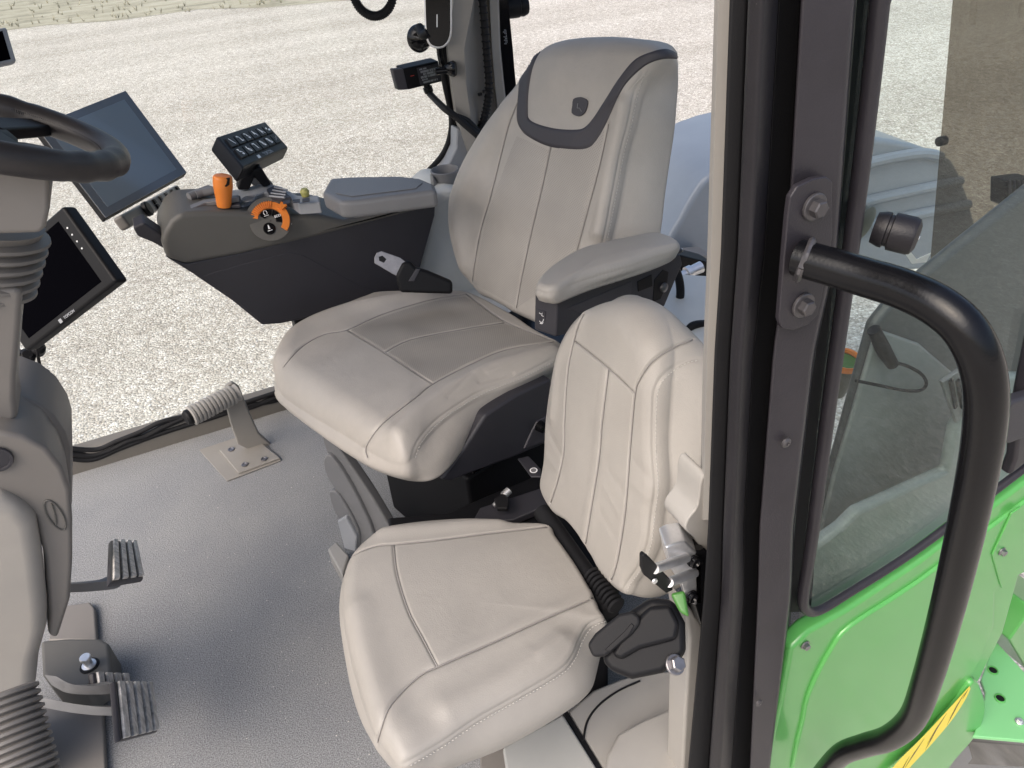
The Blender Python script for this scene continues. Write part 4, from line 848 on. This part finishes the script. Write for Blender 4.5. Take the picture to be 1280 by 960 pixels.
arc(0.0138, 0.0292, 62, 140, .008, 'dial_button', 'gloss', dial); arc(0.0138, 0.0292, -28, 56, .008, 'dial_button', 'gloss', dial)
c = cd-X0*.010-Y0*.019
mb = MB(); mb.lathe(c+dn*.003, dn, [(0, .0155), (.007, .0155), (.0085, .0138)], 28); mb.build('dial_button', 'gloss', dial)
text('dial_text', 'ECO', cd+dn*.0118+X0*.021+Y0*.005, X0, Y0, .0085, 'white', dial, bold=True)
mb = MB(); q = cd+dn*.0115-X0*.005+Y0*.0225; mb.tube([q+(X0*math.cos(t)*.0045+Y0*math.sin(t)*.006) for t in np.radians(np.linspace(-60, 240, 14))], .0008, 6, smooth=False); mb.tube([q-X0*.006-Y0*.008, q+X0*.006-Y0*.008], .0008, 6, smooth=False); mb.build('dial_symbol', 'white', dial)
mb = MB(); q = c+dn*.0122; mb.tube([q-Y0*.002, q+Y0*.009], [.003, .0012], 8, smooth=False); mb.tube([q-X0*.006-Y0*.006, q+X0*.006-Y0*.006], .001, 6, smooth=False); mb.build('dial_symbol', 'white', dial)
mb = MB(); mb.lathe(on(363.5, 280, (cd, dn)), dn, [(0.002, .003), (.006, .0025)], 14); mb.build('indicator_lamp', 'white', dial)
# round pad, vents, slider slots
mb = MB(); mb.lathe(on(311, 249, PZ(zt+.006)), UP, [(0, .02), (.003, .019), (.004, .016), (.0025, .015), (.0035, .004)], 32); mb.build('speaker_button', 'grey', co)
vn = slab('air_vent', [(333, 236), (342, 232), (352, 236), (364, 246), (352, 248), (338, 246)], PZ(zt+.012), (0, 0, -.01), 'char', co, .002)
for i in range(4): MB().tube([on(337+i*2, 245-i*3.6, PZ(zt+.014)), on(356+i*1, 247-i*3.2, PZ(zt+.014))], .0025, 8, smooth=False).build('vent_fin', 'lgrey', vn)
for i in range(3): slab('slider_slot', [(354+i*12, 251.5-i*1.2), (363+i*12, 250.6-i*1.2), (363+i*12, 254.5-i*1.2), (354+i*12, 255.5-i*1.2)], PZ(zt+.008), (0, 0, .002), 'char', co, .0006)
mb = MB(); mb.lathe(on(382, 245, PZ(zt)), UP, [(0, .010), (.012, .012), (.02, .008)], 20); mb.build('small_knob', 'leafy', co)
for i in range(3):
    MB().tube([on(236+i*9, 246-i*2.5, PZ(zt+.03)), on(262+i*4, 236+i*1, PZ(zt+.03))], .011, 12, smooth=False).build('side_lever', 'grey', co)
# arm that carries the display
slab('display_arm', [(166, 284), (180, 278), (206, 296), (206, 312), (190, 303), (172, 296)], PY(YC+.03), (0, .07, 0), 'char', co, .006)
MB().box(on(392, 400, PY(2.1)), (.06, 0, 0), (0, .05, 0), (0, 0, .09)).box(on(440, 430, PY(2.06)), (.1, 0, 0), (0, .1, 0), (0, 0, .04)).build('support_arm', 'black', co, .006)
# cup holder behind
ch = thing('cup_holder', 'grey open cup holder behind the console beside the rear window corner', 'cup holder', on(556, 250, PY(2.2)))
c = on(556, 212, PY(2.22)); mb = MB(); mb.lathe(c, UP, [(-.12, .036), (-.01, .046), (0, .046), (.002, .042), (-.004, .039), (-.1, .032), (-.1, .001)], 36, cap=False); mb.build('cup_wall', 'grey', ch)
slab('cup_bracket', [(541, 220), (546, 226), (552, 270), (545, 262)], PY(2.19), (0, .03, 0), 'grey', ch, .004)

# ================================================================== DISPLAYS AND KEYPAD
def panel(name, label, cat, corners, dist, thick, bez, body, screen, bevel=.006):
    Q = quad(*corners, dist); c = sum(Q)/4; n = unit(np.cross(Q[1]-Q[0], Q[3]-Q[0])); n = n if np.dot(n, CC-c) > 0 else -n
    t = thing(name, label, cat, c)
    MB().prism(Q, -n*thick).build('housing', body, t, bevel)
    if screen:
        S = [c+(q-c)*bez+n*.0006 for q in Q]; MB().prism(S, -n*.002).build('screen', screen, t, .0003)
    return t, Q, n, c
t, Q, n_, c = panel('touch_display', 'large grey touch display angled above the gravel in front of the console', 'monitor', ((44, 158), (157, 113), (234, 216), (132, 273)), 2.3, .022, .995, 'black', None, .004)
MB().prism([c+(q-c)*.992+n_*.001 for q in Q], -n_*.002).build('glass_front', 'screen', t, .0004)
MB().prism([c+(q-c)*.84+n_*.0013 for q in Q], -n_*.002).build('screen', mat('lcd', (.12, .155, .19), .1, coat=1.0), t, .0002)
# button strip below it
bs = thing('button_strip', 'slim taupe keypad strip with dial and black keys under the touch display', 'keypad', on(195, 260, PY(2.1)))
Qs = quad((152, 268), (222, 230), (231, 243), (164, 284), 2.28); c = sum(Qs)/4; n2 = unit(np.cross(Qs[1]-Qs[0], Qs[3]-Qs[0])); n2 = n2 if np.dot(n2, CC-c) > 0 else -n2
MB().prism(Qs, -n2*.03).build('strip_body', 'taupe', bs, .008)
mb = MB(); mb.lathe(Qs[0]+(Qs[1]-Qs[0])*.3+(Qs[3]-Qs[0])*.5, n2, [(0, .021), (.01, .021), (.013, .018), (.0135, .004)], 30); mb.build('dial', 'black', bs)
for i in range(5):
    for j in range(2):
        o_ = Qs[0]+(Qs[1]-Qs[0])*(.47+.115*i)+(Qs[3]-Qs[0])*(.3+.42*j); MB().box(o_+n2*.002, unit(Qs[1]-Qs[0])*.0085, unit(Qs[3]-Qs[0])*.0075, n2*.004).build('key', 'black', bs, .002)
# lower black monitor
t2, Q2, n3, c = panel('black_monitor', 'black switched off monitor with thick bezel behind the steering column', 'monitor', ((-30, 352), (78, 257), (146, 352), (32, 440)), 2.25, .035, .8, 'black', 'dscreen', .008)
for i in range(4):
    p = Q2[1]+(Q2[2]-Q2[1])*(.22+.09*i)+(Q2[0]-Q2[1])*.07+n3*.0004; MB().lathe(p, n3, [(0, .0022), (.0012, .0018)], 10).build('indicator_lamp', 'white', t2)
b0 = Q2[3]+(Q2[2]-Q2[3])*.5+(Q2[0]-Q2[3])*.035
text('brand_text', 'TOPCON', b0+n3*.0006+(Q2[2]-Q2[3])*.02, Q2[2]-Q2[3], Q2[0]-Q2[3], .0095, 'lgrey', t2, bold=True)
MB().box(b0+n3*.0005-(Q2[2]-Q2[3])*.075, unit(Q2[2]-Q2[3])*.005, unit(Q2[0]-Q2[3])*.005, n3*.0004).build('brand_mark', 'lgrey', t2)
MB().tube([on(*p, PY(2.05)) for p in ((46, 432), (48, 448), (52, 464))], .004, 8).build('bracket_rod', 'black', t2)
mb = MB(); mb.lathe(on(55, 468, PY(2.05)), unit(CC-on(55, 468, PY(2.05))), [(0, .015), (.006, .016), (.012, .012), (.013, .003)], 22); mb.build('bracket_knob', 'black', t2)
mb = MB()
for x, y, r in ((48, 437, .017), (34, 446, .02), (28, 455, .02), (22, 462, .022)): mb.lathe(on(x, y, PY(2.1)), (.3, -.6, .6), [(-.02, r*.6), (-.012, r), (.012, r), (.02, r*.6)], 16)
mb.tube([on(*p, PY(2.1)) for p in ((20, 440), (30, 470), (37, 492), (42, 510))], .016, 10)
mb.build('mounting_bracket', 'black', t2)
MB().tube([on(*p, PY(2.08)) for p in ((38, 446), (42, 462), (36, 472), (42, 490), (40, 506))], .003, 7).build('wire', 'rubber', t2)
slab('cable_tag', [(26, 472), (31, 466), (37, 473), (32, 478)], PY(2.06), (0, .003, 0), 'white', t2, .001)
# keypad with numbered keys
kc = ((271, 170), (331, 151), (361, 184), (304, 210))
kp, QK, nk, ck = panel('numbered_keypad', 'black twelve key pad with white numbers on a bracket behind the orange lever', 'keypad', kc, 2.28, .045, .8, 'black', None, .007)
ux, uy = QK[1]-QK[0], QK[3]-QK[0]
labs = ['1', '2', '3', '4', 'A', '', '5', '6', '7', '8', 'B', '']
MB().prism([QK[0]+ux*a_+uy*b_+nk*.0008 for a_, b_ in ((.05, .12), (.95, .12), (.95, .8), (.05, .8))], -nk*.003).build('key_field', 'black', kp, .0005)
for i, s_ in enumerate(labs):
    cx = .05+.9*((i % 6)+.5)/6; cy = .12+.68*((i//6)+.56)/2; p = QK[0]+ux*cx+uy*cy
    ky = MB().box(p+nk*.0025, ux*.064, uy*.135, nk*.003).build('key', 'black', kp, .001)
    if s_: text('key_number', s_, p+nk*.0058, ux, -uy, .031, 'white', ky, bold=True)
    elif i == 5:
        MB().box(p+nk*.0058-ux*.022-uy*.03, ux*.012, uy*.028, nk*.0002).box(p+nk*.0058+ux*.018+uy*.03, ux*.02, uy*.03, nk*.0002).build('key_symbol', 'white', ky)
    else:
        MB().tube([p+nk*.0057-ux*.03-uy*.06, p+nk*.0057+ux*.03+uy*.06], .0012, 6, smooth=False).tube([p+nk*.0057+ux*.03-uy*.06, p+nk*.0057-ux*.03+uy*.06], .0012, 6, smooth=False).build('key_symbol', 'grey', ky)
text('brand_text', 'TOPCON', QK[0]+ux*.56+uy*.9+nk*.0006, ux, -uy, .017, 'lgrey', kp, bold=True)
MB().box(QK[0]+ux*.36+uy*.9+nk*.0006, ux*.025, uy*.045, nk*.0003).build('brand_mark', 'white', kp)
MB().box(ck+uy*.46-nk*.055-UP*.03, unit(ux)*.028, unit(uy)*.045, nk*.018).build('bracket', 'black', kp, .006)
slab('bracket_foot', [(306, 216), (326, 208), (340, 231), (330, 235), (318, 222), (312, 238), (297, 238), (299, 226)], PY(2.14), (0, .04, 0), 'black', kp, .006)
# corner of another monitor at the far left
t4, Q4, n4, c4 = panel('corner_display', 'grey framed display just entering at the left edge above the steering wheel', 'monitor', ((-70, 46), (9, 33), (22, 77), (-56, 94)), 2.1, .02, .8, 'lgrey', 'dscreen', .006)

MB().tube([c4-n4*.02, c4-n4*.1+UP*.2, c4-n4*.12+UP*.7], .012, 10).build('hanger_arm', 'black', t4)
# ================================================================== PHONE CRADLE, SWITCH BOX, CABLES, MIRROR ARM
ph = thing('phone_holder', 'black phone holder with chrome rim on a suction cup at the rear post', 'phone holder', on(547, 30, PY(2.3)))
pp_ = facing(547, 28, 2.5, .4)
pad = [(531, -30), (548, -34), (563, -30), (565, 20), (564, 46), (557, 58), (547, 61), (537, 57), (532, 44), (530, 10)]
slab('cradle_rim', pad, pp_, -pp_[1]*.016, 'chrome', ph, .004, smooth=3)
cxy = (547.5, 12)
slab('cradle_face', [(cxy[0]+(x-cxy[0])*.88, cxy[1]+(y-cxy[1])*.95) for x, y in pad], (pp_[0]+pp_[1]*.003, pp_[1]), -pp_[1]*.01, 'gloss', ph, .003, smooth=3)
slab('cradle_mark', [(545.6, 18), (547, 18), (547, 34), (545.6, 34)], (pp_[0]+pp_[1]*.0034, pp_[1]), -pp_[1]*.002, 'white', ph, 0)
c = on(527, 48, PY(2.42)); mb = MB(); mb.lathe(c, (.2, -1, .1), [(-.02, .04), (-.014, .041), (0, .036), (.02, .024), (.03, .015)], 32); mb.build('suction_cup', 'gloss', ph)
MB().tube([on(524, 34, PY(2.4)), on(529, 44, PY(2.36)), on(536, 40, PY(2.34))], .014, 12).build('arm', 'black', ph)
MB().tube([on(549, 58, PY(2.38)), on(551, 72, PY(2.39)), on(556, 90, PY(2.41))], .01, 10).build('stem', 'gloss', ph)
sb = thing('switch_box', 'black switch box with white printed label and a cable below the phone holder', 'switch box', on(525, 95, PY(2.3)))
Qb = quad((504, 86), (548, 76), (553, 102), (510, 112.5), 2.6); cb = sum(Qb)/4; nb_ = unit(np.cross(Qb[1]-Qb[0], Qb[3]-Qb[0])); nb_ = nb_ if np.dot(nb_, CC-cb) > 0 else -nb_
ux, uy = Qb[1]-Qb[0], Qb[3]-Qb[0]
MB().prism(Qb, -nb_*.045).build('box_body', 'black', sb, .004)
MB().prism([Qb[0]+ux*.01, Qb[3]+ux*.01, Qb[3]-ux*.19-nb_*.02+uy*.02, Qb[0]-ux*.2-nb_*.02+uy*.03], -nb_*.02).build('end_cap', 'char', sb, .004)
MB().prism([Qb[0]+ux*a_+uy*b_+nb_*.0006 for a_, b_ in ((.36, .1), (.96, .1), (.96, .92), (.36, .92))], -nb_*.001).build('label_plate', 'char', sb)
mb = MB()
for row, (a0, a1, hh) in enumerate(((.42, .62, .035), (.44, .9, .05), (.5, .82, .05), (.42, .9, .05), (.44, .6, .035), (.46, .86, .04))):
    t_ = a0
    while t_ < a1:
        w_ = random.uniform(.015, .035)
        mb.box(Qb[0]+ux*(t_+w_/2)+uy*(.2+.125*row)+nb_*.0009, ux*w_*.42, uy*hh, nb_*.0003); t_ += w_ if random.random() > .25 else w_*1.7
mb.build('label_print', 'lgrey', sb)
MB().box(Qb[0]+ux*.2+uy*.4+nb_*.0006, ux*.05, uy*.015, nb_*.0004).build('label_symbol', mat('red_print', (.45, .04, .03), .5), sb)
mb = MB(); g0 = Qb[0]+ux*.62+uy*1.0-nb_*.02; gdir = unit(on(540, 126, PY(g0[1]))-g0); mb.lathe(g0, gdir, [(0, .011), (.012, .011), (.013, .015), (.03, .015), (.034, .009), (.04, .008)], 14); mb.build('cable_gland', 'black', sb)
MB().tube([g0+gdir*.035, on(555, 135, PY(2.34)), on(570, 146, PY(2.31)), on(584, 158, PY(2.29)), on(600, 172, PY(2.27)), on(615, 185, PY(2.27))], .011, 10).build('cable', 'rubber', sb)
MB().tube([on(571, 145, PY(2.31)), on(586, 152, PY(2.3)), on(600, 168, PY(2.28))], .009, 10).build('cable', 'rubber', sb)
mb = MB(); mb.lathe(on(565, 86, PY(2.33)), (1, -.6, 0), [(-.02, .012), (-.01, .02), (.005, .024), (.012, .02)], 20); mb.lathe(on(557, 88, PY(2.33)), (1, -.3, 0), [(-.03, .01), (.02, .01)], 14); mb.build('clamp', 'gloss', sb)
mb = MB(); hp_ = [at(x, y, 1.75) for x, y in ((438, -30), (441, -8), (449, 9), (460, 18), (471, 20), (482, 15), (490, 2), (497, -30))]; Q_ = spline(hp_, 12); mb.tube(hp_, .007, 10)
for a_, b_ in zip(Q_[::2], Q_[1::2]): mb.lathe(a_, b_-a_, [(-.003, .0075), (0, .0098), (.003, .0075)], 12)
tag(mb.build('coiled_cord', 'rubber'), 'black coiled cord looping down at the top edge left of the phone holder', 'cord')
mr = thing('mirror_bracket', 'black swivel bracket at the top of the rear post right of the phone holder', 'bracket', on(640, 8, PY(2.5)))
mb = MB(); c = on(643, 8, PY(2.5)); mb.lathe(c-np.array([.06, 0, 0]), (1, -.1, 0), [(0, .03), (.05, .034), (.07, .034), (.072, .03), (.085, .033), (.1, .028), (.105, .01)], 26); mb.build('swivel', 'black', mr)
MB().tube([on(640, 8, PY(2.5)), on(636, -30, PY(2.5)), on(634, -60, PY(2.5))], .03, 12).build('arm', 'black', mr)

# seat belt buckle by the driver cushion
bk = thing('seat_belt_tongue', 'steel seat belt tongue in a black buckle between driver cushion and console', 'seat belt', on(520, 350, PZ(.62)))
pb = facing(510, 340, 2.02, .7)
mb = MB()
ol = [(468, 322), (471, 316), (477, 314), (500, 322), (508, 328), (498, 346), (490, 342), (468, 329)]
slab('belt_tongue', ol, pb, -pb[1]*.004, 'steel', bk, .001)
slab('tongue_slot', [(473.5, 321), (478, 319.5), (483, 324), (480, 328.5), (474, 326)], (pb[0]+pb[1]*.0006, pb[1]), -pb[1]*.003, 'black', bk, 0)
slab('buckle_body', [(494, 346), (503, 328), (512, 326), (519, 334), (535, 339), (566, 352), (566, 368), (500, 366)], (pb[0]+pb[1]*.008, pb[1]), -pb[1]*.03, 'black', bk, .009)
slab('buckle_ridge', [(520, 336), (526, 336), (518, 352), (510, 352)], (pb[0]+pb[1]*.011, pb[1]), -pb[1]*.006, 'char', bk, .002)

# ================================================================== STEERING COLUMN, WHEEL, DASH
wh = thing('steering_wheel', 'black leather wrapped steering wheel with stitched rim at the left edge', 'steering wheel', at(16, 178, 1.38))
wc = at(-40, 152, 1.4); wn = unit([.52, .08, 1.]); wx = unit(np.cross(wn, [0, 1, 0])); wy = np.cross(wn, wx)
mb = MB(); P_ = [wc+.19*(wx*math.cos(t)+wy*math.sin(t)) for t in np.linspace(0, 2*math.pi, 97)[:-1]]; P_ = P_+[P_[0]]
rr_ = [.0215+.0012*math.sin(t*24)*(math.sin(t*3) > .2) for t in np.linspace(0, 2*math.pi, 97)]
mb.tube(P_, rr_, 20, cap=False, smooth=False); rim = mb.build('rim', mat('wheel_leather', (.028, .025, .026), .42, bump=.35, bscale=700, var=.1), wh)
mb = MB()
for t in np.linspace(0, 2*math.pi, 330):
    c = wc+(.19-.0205)*(wx*math.cos(t)+wy*math.sin(t))+wn*.004; d_ = -wx*math.sin(t)+wy*math.cos(t); mb.tube([c-d_*.0012-wn*.0022, c+d_*.0012+wn*.0022], .0006, 4, smooth=False)
mb.build('rim_stitching', 'rubber', rim)
dst = np.array(on(38, 152, (wc, wn))); ds = unit(dst-wc)
for ang in (0, 2.1, 4.2):
    d_ = Matrix.Rotation(ang, 3, Vector(wn)) @ Vector(ds); d_ = np.array(d_); s_ = np.cross(wn, d_)
    MB().prism([wc+d_*.03+s_*.03, wc+d_*.18+s_*.018, wc+d_*.18-s_*.018, wc+d_*.03-s_*.03], -wn*.02).build('spoke', 'black', wh, .005)
mb = MB(); mb.lathe(wc-wn*.06, wn, [(0, .055), (.02, .062), (.05, .062), (.058, .05)], 32); mb.build('hub', 'black', wh)
sc = thing('steering_column', 'taupe steering column with ribbed rubber boot under the wheel', 'steering column', at(-5, 520, 1.62))
slab('column_shroud', [(-90, 212), (20, 214), (58, 220), (62, 226), (62, 262), (57, 285), (50, 292), (-90, 296)], PY(1.22), (0, .16, 0), 'taupe', sc, .012, 4)
ct, cb_ = at(-14, 286, 1.46), at(-16, 366, 1.5); ax = unit(cb_-ct); ln = np.linalg.norm(cb_-ct); pr = [(-.01, .075)]
for i in range(6):
    h = ln*i/6; pr += [(h+.002, .070-.002*i), (h+ln*.055, .083-.003*i), (h+ln*.1, .084-.003*i), (h+ln*.15, .070-.002*i)]
mb = MB(); mb.lathe(ct, ax, pr, 40); mb.build('ribbed_boot', 'taupe', sc)
slab('column_post', [(-90, 358), (18, 360), (28, 364), (26, 400), (20, 470), (19, 500), (22, 520), (14, 536), (-90, 545)], PY(1.3), (0, .1, 0), 'taupe', sc, .01)
da = thing('front_console', 'rounded taupe and beige front console around the foot of the steering column', 'dashboard', at(20, 760, 1.8))
slab('rear_cowl', [(-90, 490), (20, 496), (46, 505), (68, 522), (82, 543), (88, 562), (90, 640), (30, 640), (-90, 620)], PY(1.38), (0, .16, 0), 'taupe', da, .012)
slab('cowl_gap', [(-90, 510), (20, 516), (44, 526), (58, 540), (64, 556), (58, 560), (40, 540), (18, 530), (-90, 525)], PY(1.374), (0, .01, 0), 'black', da, .002)
slab('upper_cover', [(-90, 538), (0, 540), (28, 545), (58, 560), (78, 585), (88, 612), (91, 650), (91, 700), (88, 750), (72, 800), (60, 795), (61, 770), (56, 700), (44, 648), (20, 627), (-90, 618)], PY(1.25), (-.02, .22, 0), 'taupe', da, .022, 5)
slab('lower_panel', [(-90, 618), (0, 623), (28, 632), (46, 654), (54, 700), (60, 760), (60, 790), (50, 825), (44, 880), (40, 1000), (-90, 1000)], PY(1.22), (-.02, .2, 0), 'trim2', da, .03, 5)
em = MB(); ce = on(69, 644, PY(1.249)); rg = [ce+np.array([math.cos(t)*.011, -.0005, math.sin(t)*.036]) for t in np.linspace(0, 2*math.pi, 40)]
em.tube(rg, .0016, 6, smooth=False); em.tube([ce+np.array([-.006, -.0005, -.02]), ce+np.array([.0, -.0005, .0]), ce+np.array([.004, -.0005, .026])], .0016, 6); em.build('embossed_badge', 'brown', da)
mb = MB(); c = on(-4, 574, PY(1.247)); mb.lathe(c, (0, -1, 0), [(0, .024), (.004, .023), (.004, .019), (.001, .018), (.002, .002)], 28); mb.build('key_switch', 'char', da)
# ribbed boot at the bottom left
mb = MB(); A_, B_ = at(-2, 868, 1.5), at(28, 985, 1.5); ax = B_-A_; ln = np.linalg.norm(ax); pr = []
for i in range(13): h = ln*i/13; pr += [(h, .047), (h+ln/13*.3, .054), (h+ln/13*.7, .054), (h+ln/13*.98, .047)]
mb.lathe(A_, ax, pr, 36); tag(mb.build('lever_boot', 'taupe'), 'ribbed grey rubber boot at the bottom left corner', 'rubber boot')

# ================================================================== PEDALS, FOOT PEG, CABLES
def pedal(name, label, quadpx, dist, nb, armpx, parts, group='foot pedals by the front console'):
    Qp = quad(*quadpx, dist); c = sum(Qp)/4; n = unit(np.cross(Qp[1]-Qp[0], Qp[3]-Qp[0])); n = n if np.dot(n, CC-c) > 0 else -n
    t = thing(name, label, 'pedal', c); t['group'] = group
    ux, uy = Qp[1]-Qp[0], Qp[3]-Qp[0]
    MB().prism(Qp, -n*.012).build('pad', 'char', t, .004)
    for i in range(nb):
        a = (i+.18)/nb; w_ = .62/nb
        MB().prism([Qp[0]+ux*a+uy*.02, Qp[0]+ux*(a+w_)+uy*.02, Qp[0]+ux*(a+w_)+uy*.98, Qp[0]+ux*a+uy*.98], n*.006).build('tread_rib', 'worn', t, .0015)
    if armpx:
        A = [at(x, y, d) for x, y, d in armpx]
        rows = []
        for p in spline(A, 5): rows.append([p+UP*.016, p+np.array([.02, -.012, .014]), p+np.array([.02, -.012, -.014]), p-UP*.016])
        MB().loft(rows, closed=True).build('pedal_arm', 'grey', t, ang=40)
    return t
pedal('accelerator_pedal', 'upper ribbed accelerator pedal on the carpet beside the front console', ((139, 675), (171, 677), (180, 722), (138, 728)), 1.95, 4, [(60, 735, 2.0), (92, 734, 1.99), (125, 731, 1.98), (136, 727, 1.98)], None)
pedal('brake_pedal', 'front worn ribbed brake pedal nearest the bottom edge', ((144, 851), (189, 852), (198, 914), (151, 926)), 1.72, 5, [(50, 878, 1.78), (80, 884, 1.76), (115, 888, 1.75), (140, 888, 1.755)], None)
pedal('brake_pedal', 'small rear brake pedal half hidden behind the front one', ((117, 840), (160, 842), (163, 862), (120, 862)), 1.80, 4, [(60, 850, 1.8), (80, 860, 1.8), (110, 862, 1.8), (135, 858, 1.81)], None)
pm = thing('pedal_mount', 'dark plastic pedal mount with a silver stop bolt on the carpet', 'pedal mount', on(95, 850, PZ(0)))
slab('mount_cover', [(50, 800), (84, 797), (124, 797), (136, 803), (140, 842), (118, 850), (106, 862), (66, 858), (52, 842)], PZ(.10), (0, 0, -.09), 'brown', pm, .01)
slab('floor_plate', [(72, 758), (112, 752), (118, 760), (121, 800), (60, 800)], PZ(.02), (0, 0, -.018), 'taupe', pm, .005)
slab('floor_plate', [(30, 880), (128, 880), (134, 1000), (30, 1000)], PZ(.02), (0, 0, -.018), 'taupe', pm, .005)
c = on(112, 832, PZ(.10)); mb = MB(); mb.lathe(c, (0, 0, 1), [(0, .022), (.002, .021)], 24); mb.build('bolt_well', 'black', pm)
mb = MB(); mb.lathe(c, (.03, 0, 1), [(0, .016), (.005, .016), (.006, .0095), (.024, .0095), (.025, .0125), (.031, .0125), (.033, .011)], 20); mb.build('stop_bolt', 'chrome', pm)
fp_ = thing('foot_peg', 'taupe footrest peg with ribbed rubber sleeve bolted to the floor by the far sill', 'footrest', on(310, 578, PZ(0)))
slab('base_plate', [(274, 562), (318, 546), (350, 572), (298, 591)], PZ(.012), (0, 0, -.008), 'peg', fp_, .003)
for x, y in ((289, 562), (306, 581), (330, 574)):
    mb = MB(); mb.lathe(on(x, y, PZ(.013)), UP, [(0, .011), (.003, .0105), (.0032, .007), (.0015, .006)], 20); mb.build('bolt', 'steel', fp_)
Yp = on(312, 560, PZ(.012))[1]
slab('upright', [(281, 484), (290, 478), (299, 484), (312, 516), (324, 542), (346, 562), (322, 568), (297, 556), (288, 530), (283, 510)], PY(Yp), (0, .018, 0), 'peg', fp_, .006)
A_, B_ = on(293, 492, PY(Yp-.01)), on(233, 523, PY(Yp-.07)); ax = B_-A_; ln = np.linalg.norm(ax); pr = [(-.01, .03)]
for i in range(11): h = ln*.02+ln*.9*i/11; pr += [(h, .026), (h+ln*.02, .032), (h+ln*.06, .032), (h+ln*.08, .026)]
mb = MB(); mb.lathe(A_, ax, pr, 28); mb.build('ribbed_sleeve', 'trim', fp_)
mb = MB(); mb.lathe(A_+ax*.92, ax, [(0, .025), (ln*.06, .025), (ln*.1, .02)], 20); mb.build('end_plug', 'rubber', fp_)
for pts, r in (([(84, 566), (112, 569), (135, 563), (160, 551), (182, 545), (205, 533), (232, 521), (260, 512), (300, 512), (352, 494), (420, 470)], .011), ([(84, 572), (115, 574), (150, 560), (190, 545), (230, 532), (270, 520), (310, 507), (352, 498), (420, 474)], .010), ([(84, 560), (120, 562), (145, 552), (175, 540), (200, 528), (225, 522), (262, 517), (310, 502), (420, 466)], .008)):
    tag(MB().tube(pxs(pts, PY(2.395)), r, 10).build('power_cable', 'rubber'), 'black cable in the bundle running along the far cab sill', 'cable', 'cables along the far sill')

# grit and crumbs trodden into the carpet
mb = MB()
for i in range(170):
    if i < 90: x, y = random.uniform(-.45, .1), random.uniform(.75, 2.3)
    else: x, y = random.gauss(-.05, .12), random.gauss(1.2, .35)
    q = random.uniform(.0006, .0019); c = np.array([x, y, q*.6]); a = random.uniform(0, 6.28); e1 = np.array([math.cos(a), math.sin(a), 0]); e2 = np.array([-math.sin(a), math.cos(a), 0])
    mb.add([c+e1*q*1.4, c+e2*q, c-e1*q, c-e2*q*1.2, c+UP*q*.9, c-UP*q*.6], [(0, 1, 4), (1, 2, 4), (2, 3, 4), (3, 0, 4), (1, 0, 5), (2, 1, 5), (3, 2, 5), (0, 3, 5)])
o = mb.build('carpet_grit', 'thread'); o['kind'] = 'stuff'

# ================================================================== CAMERA, SKY, SUN
cam = bpy.data.cameras.new('camera'); co_ = bpy.data.objects.new('camera', cam); COL.objects.link(co_)
Mx = Matrix(((CR[0], CU[0], -CF[0], CC[0]), (CR[1], CU[1], -CF[1], CC[1]), (CR[2], CU[2], -CF[2], CC[2]), (0, 0, 0, 1)))
co_.matrix_world = Mx; cam.sensor_width = 36; cam.lens = 36*FPX/1280; cam.clip_start = .02; cam.clip_end = 2000; SC.camera = co_
W_ = bpy.data.worlds.new('World'); SC.world = W_; W_.use_nodes = True; nt = W_.node_tree
sky = nt.nodes.new('ShaderNodeTexSky'); sky.sky_type = 'NISHITA'; sky.sun_disc = False
EL, AZ = math.radians(50), math.radians(-115)
sky.sun_elevation = EL; sky.sun_rotation = AZ; sky.air_density = 1.0; sky.dust_density = 5.0; sky.ozone_density = .8
bg = nt.nodes['Background']; bg.inputs[1].default_value = .15; nt.links.new(sky.outputs[0], bg.inputs[0])
sl_ = bpy.data.lights.new('sun', 'SUN'); sl_.energy = 1.3; sl_.angle = math.radians(60); sl_.color = (1, .965, .91)
so = bpy.data.objects.new('sun', sl_); COL.objects.link(so)
sd = Vector((math.sin(AZ)*math.cos(EL), math.cos(AZ)*math.cos(EL), math.sin(EL)))
so.rotation_euler = sd.to_track_quat('Z', 'Y').to_euler()
vs = SC.view_settings; vs.view_transform = 'Standard'; vs.look = 'None'; vs.exposure = .66; vs.gamma = 1
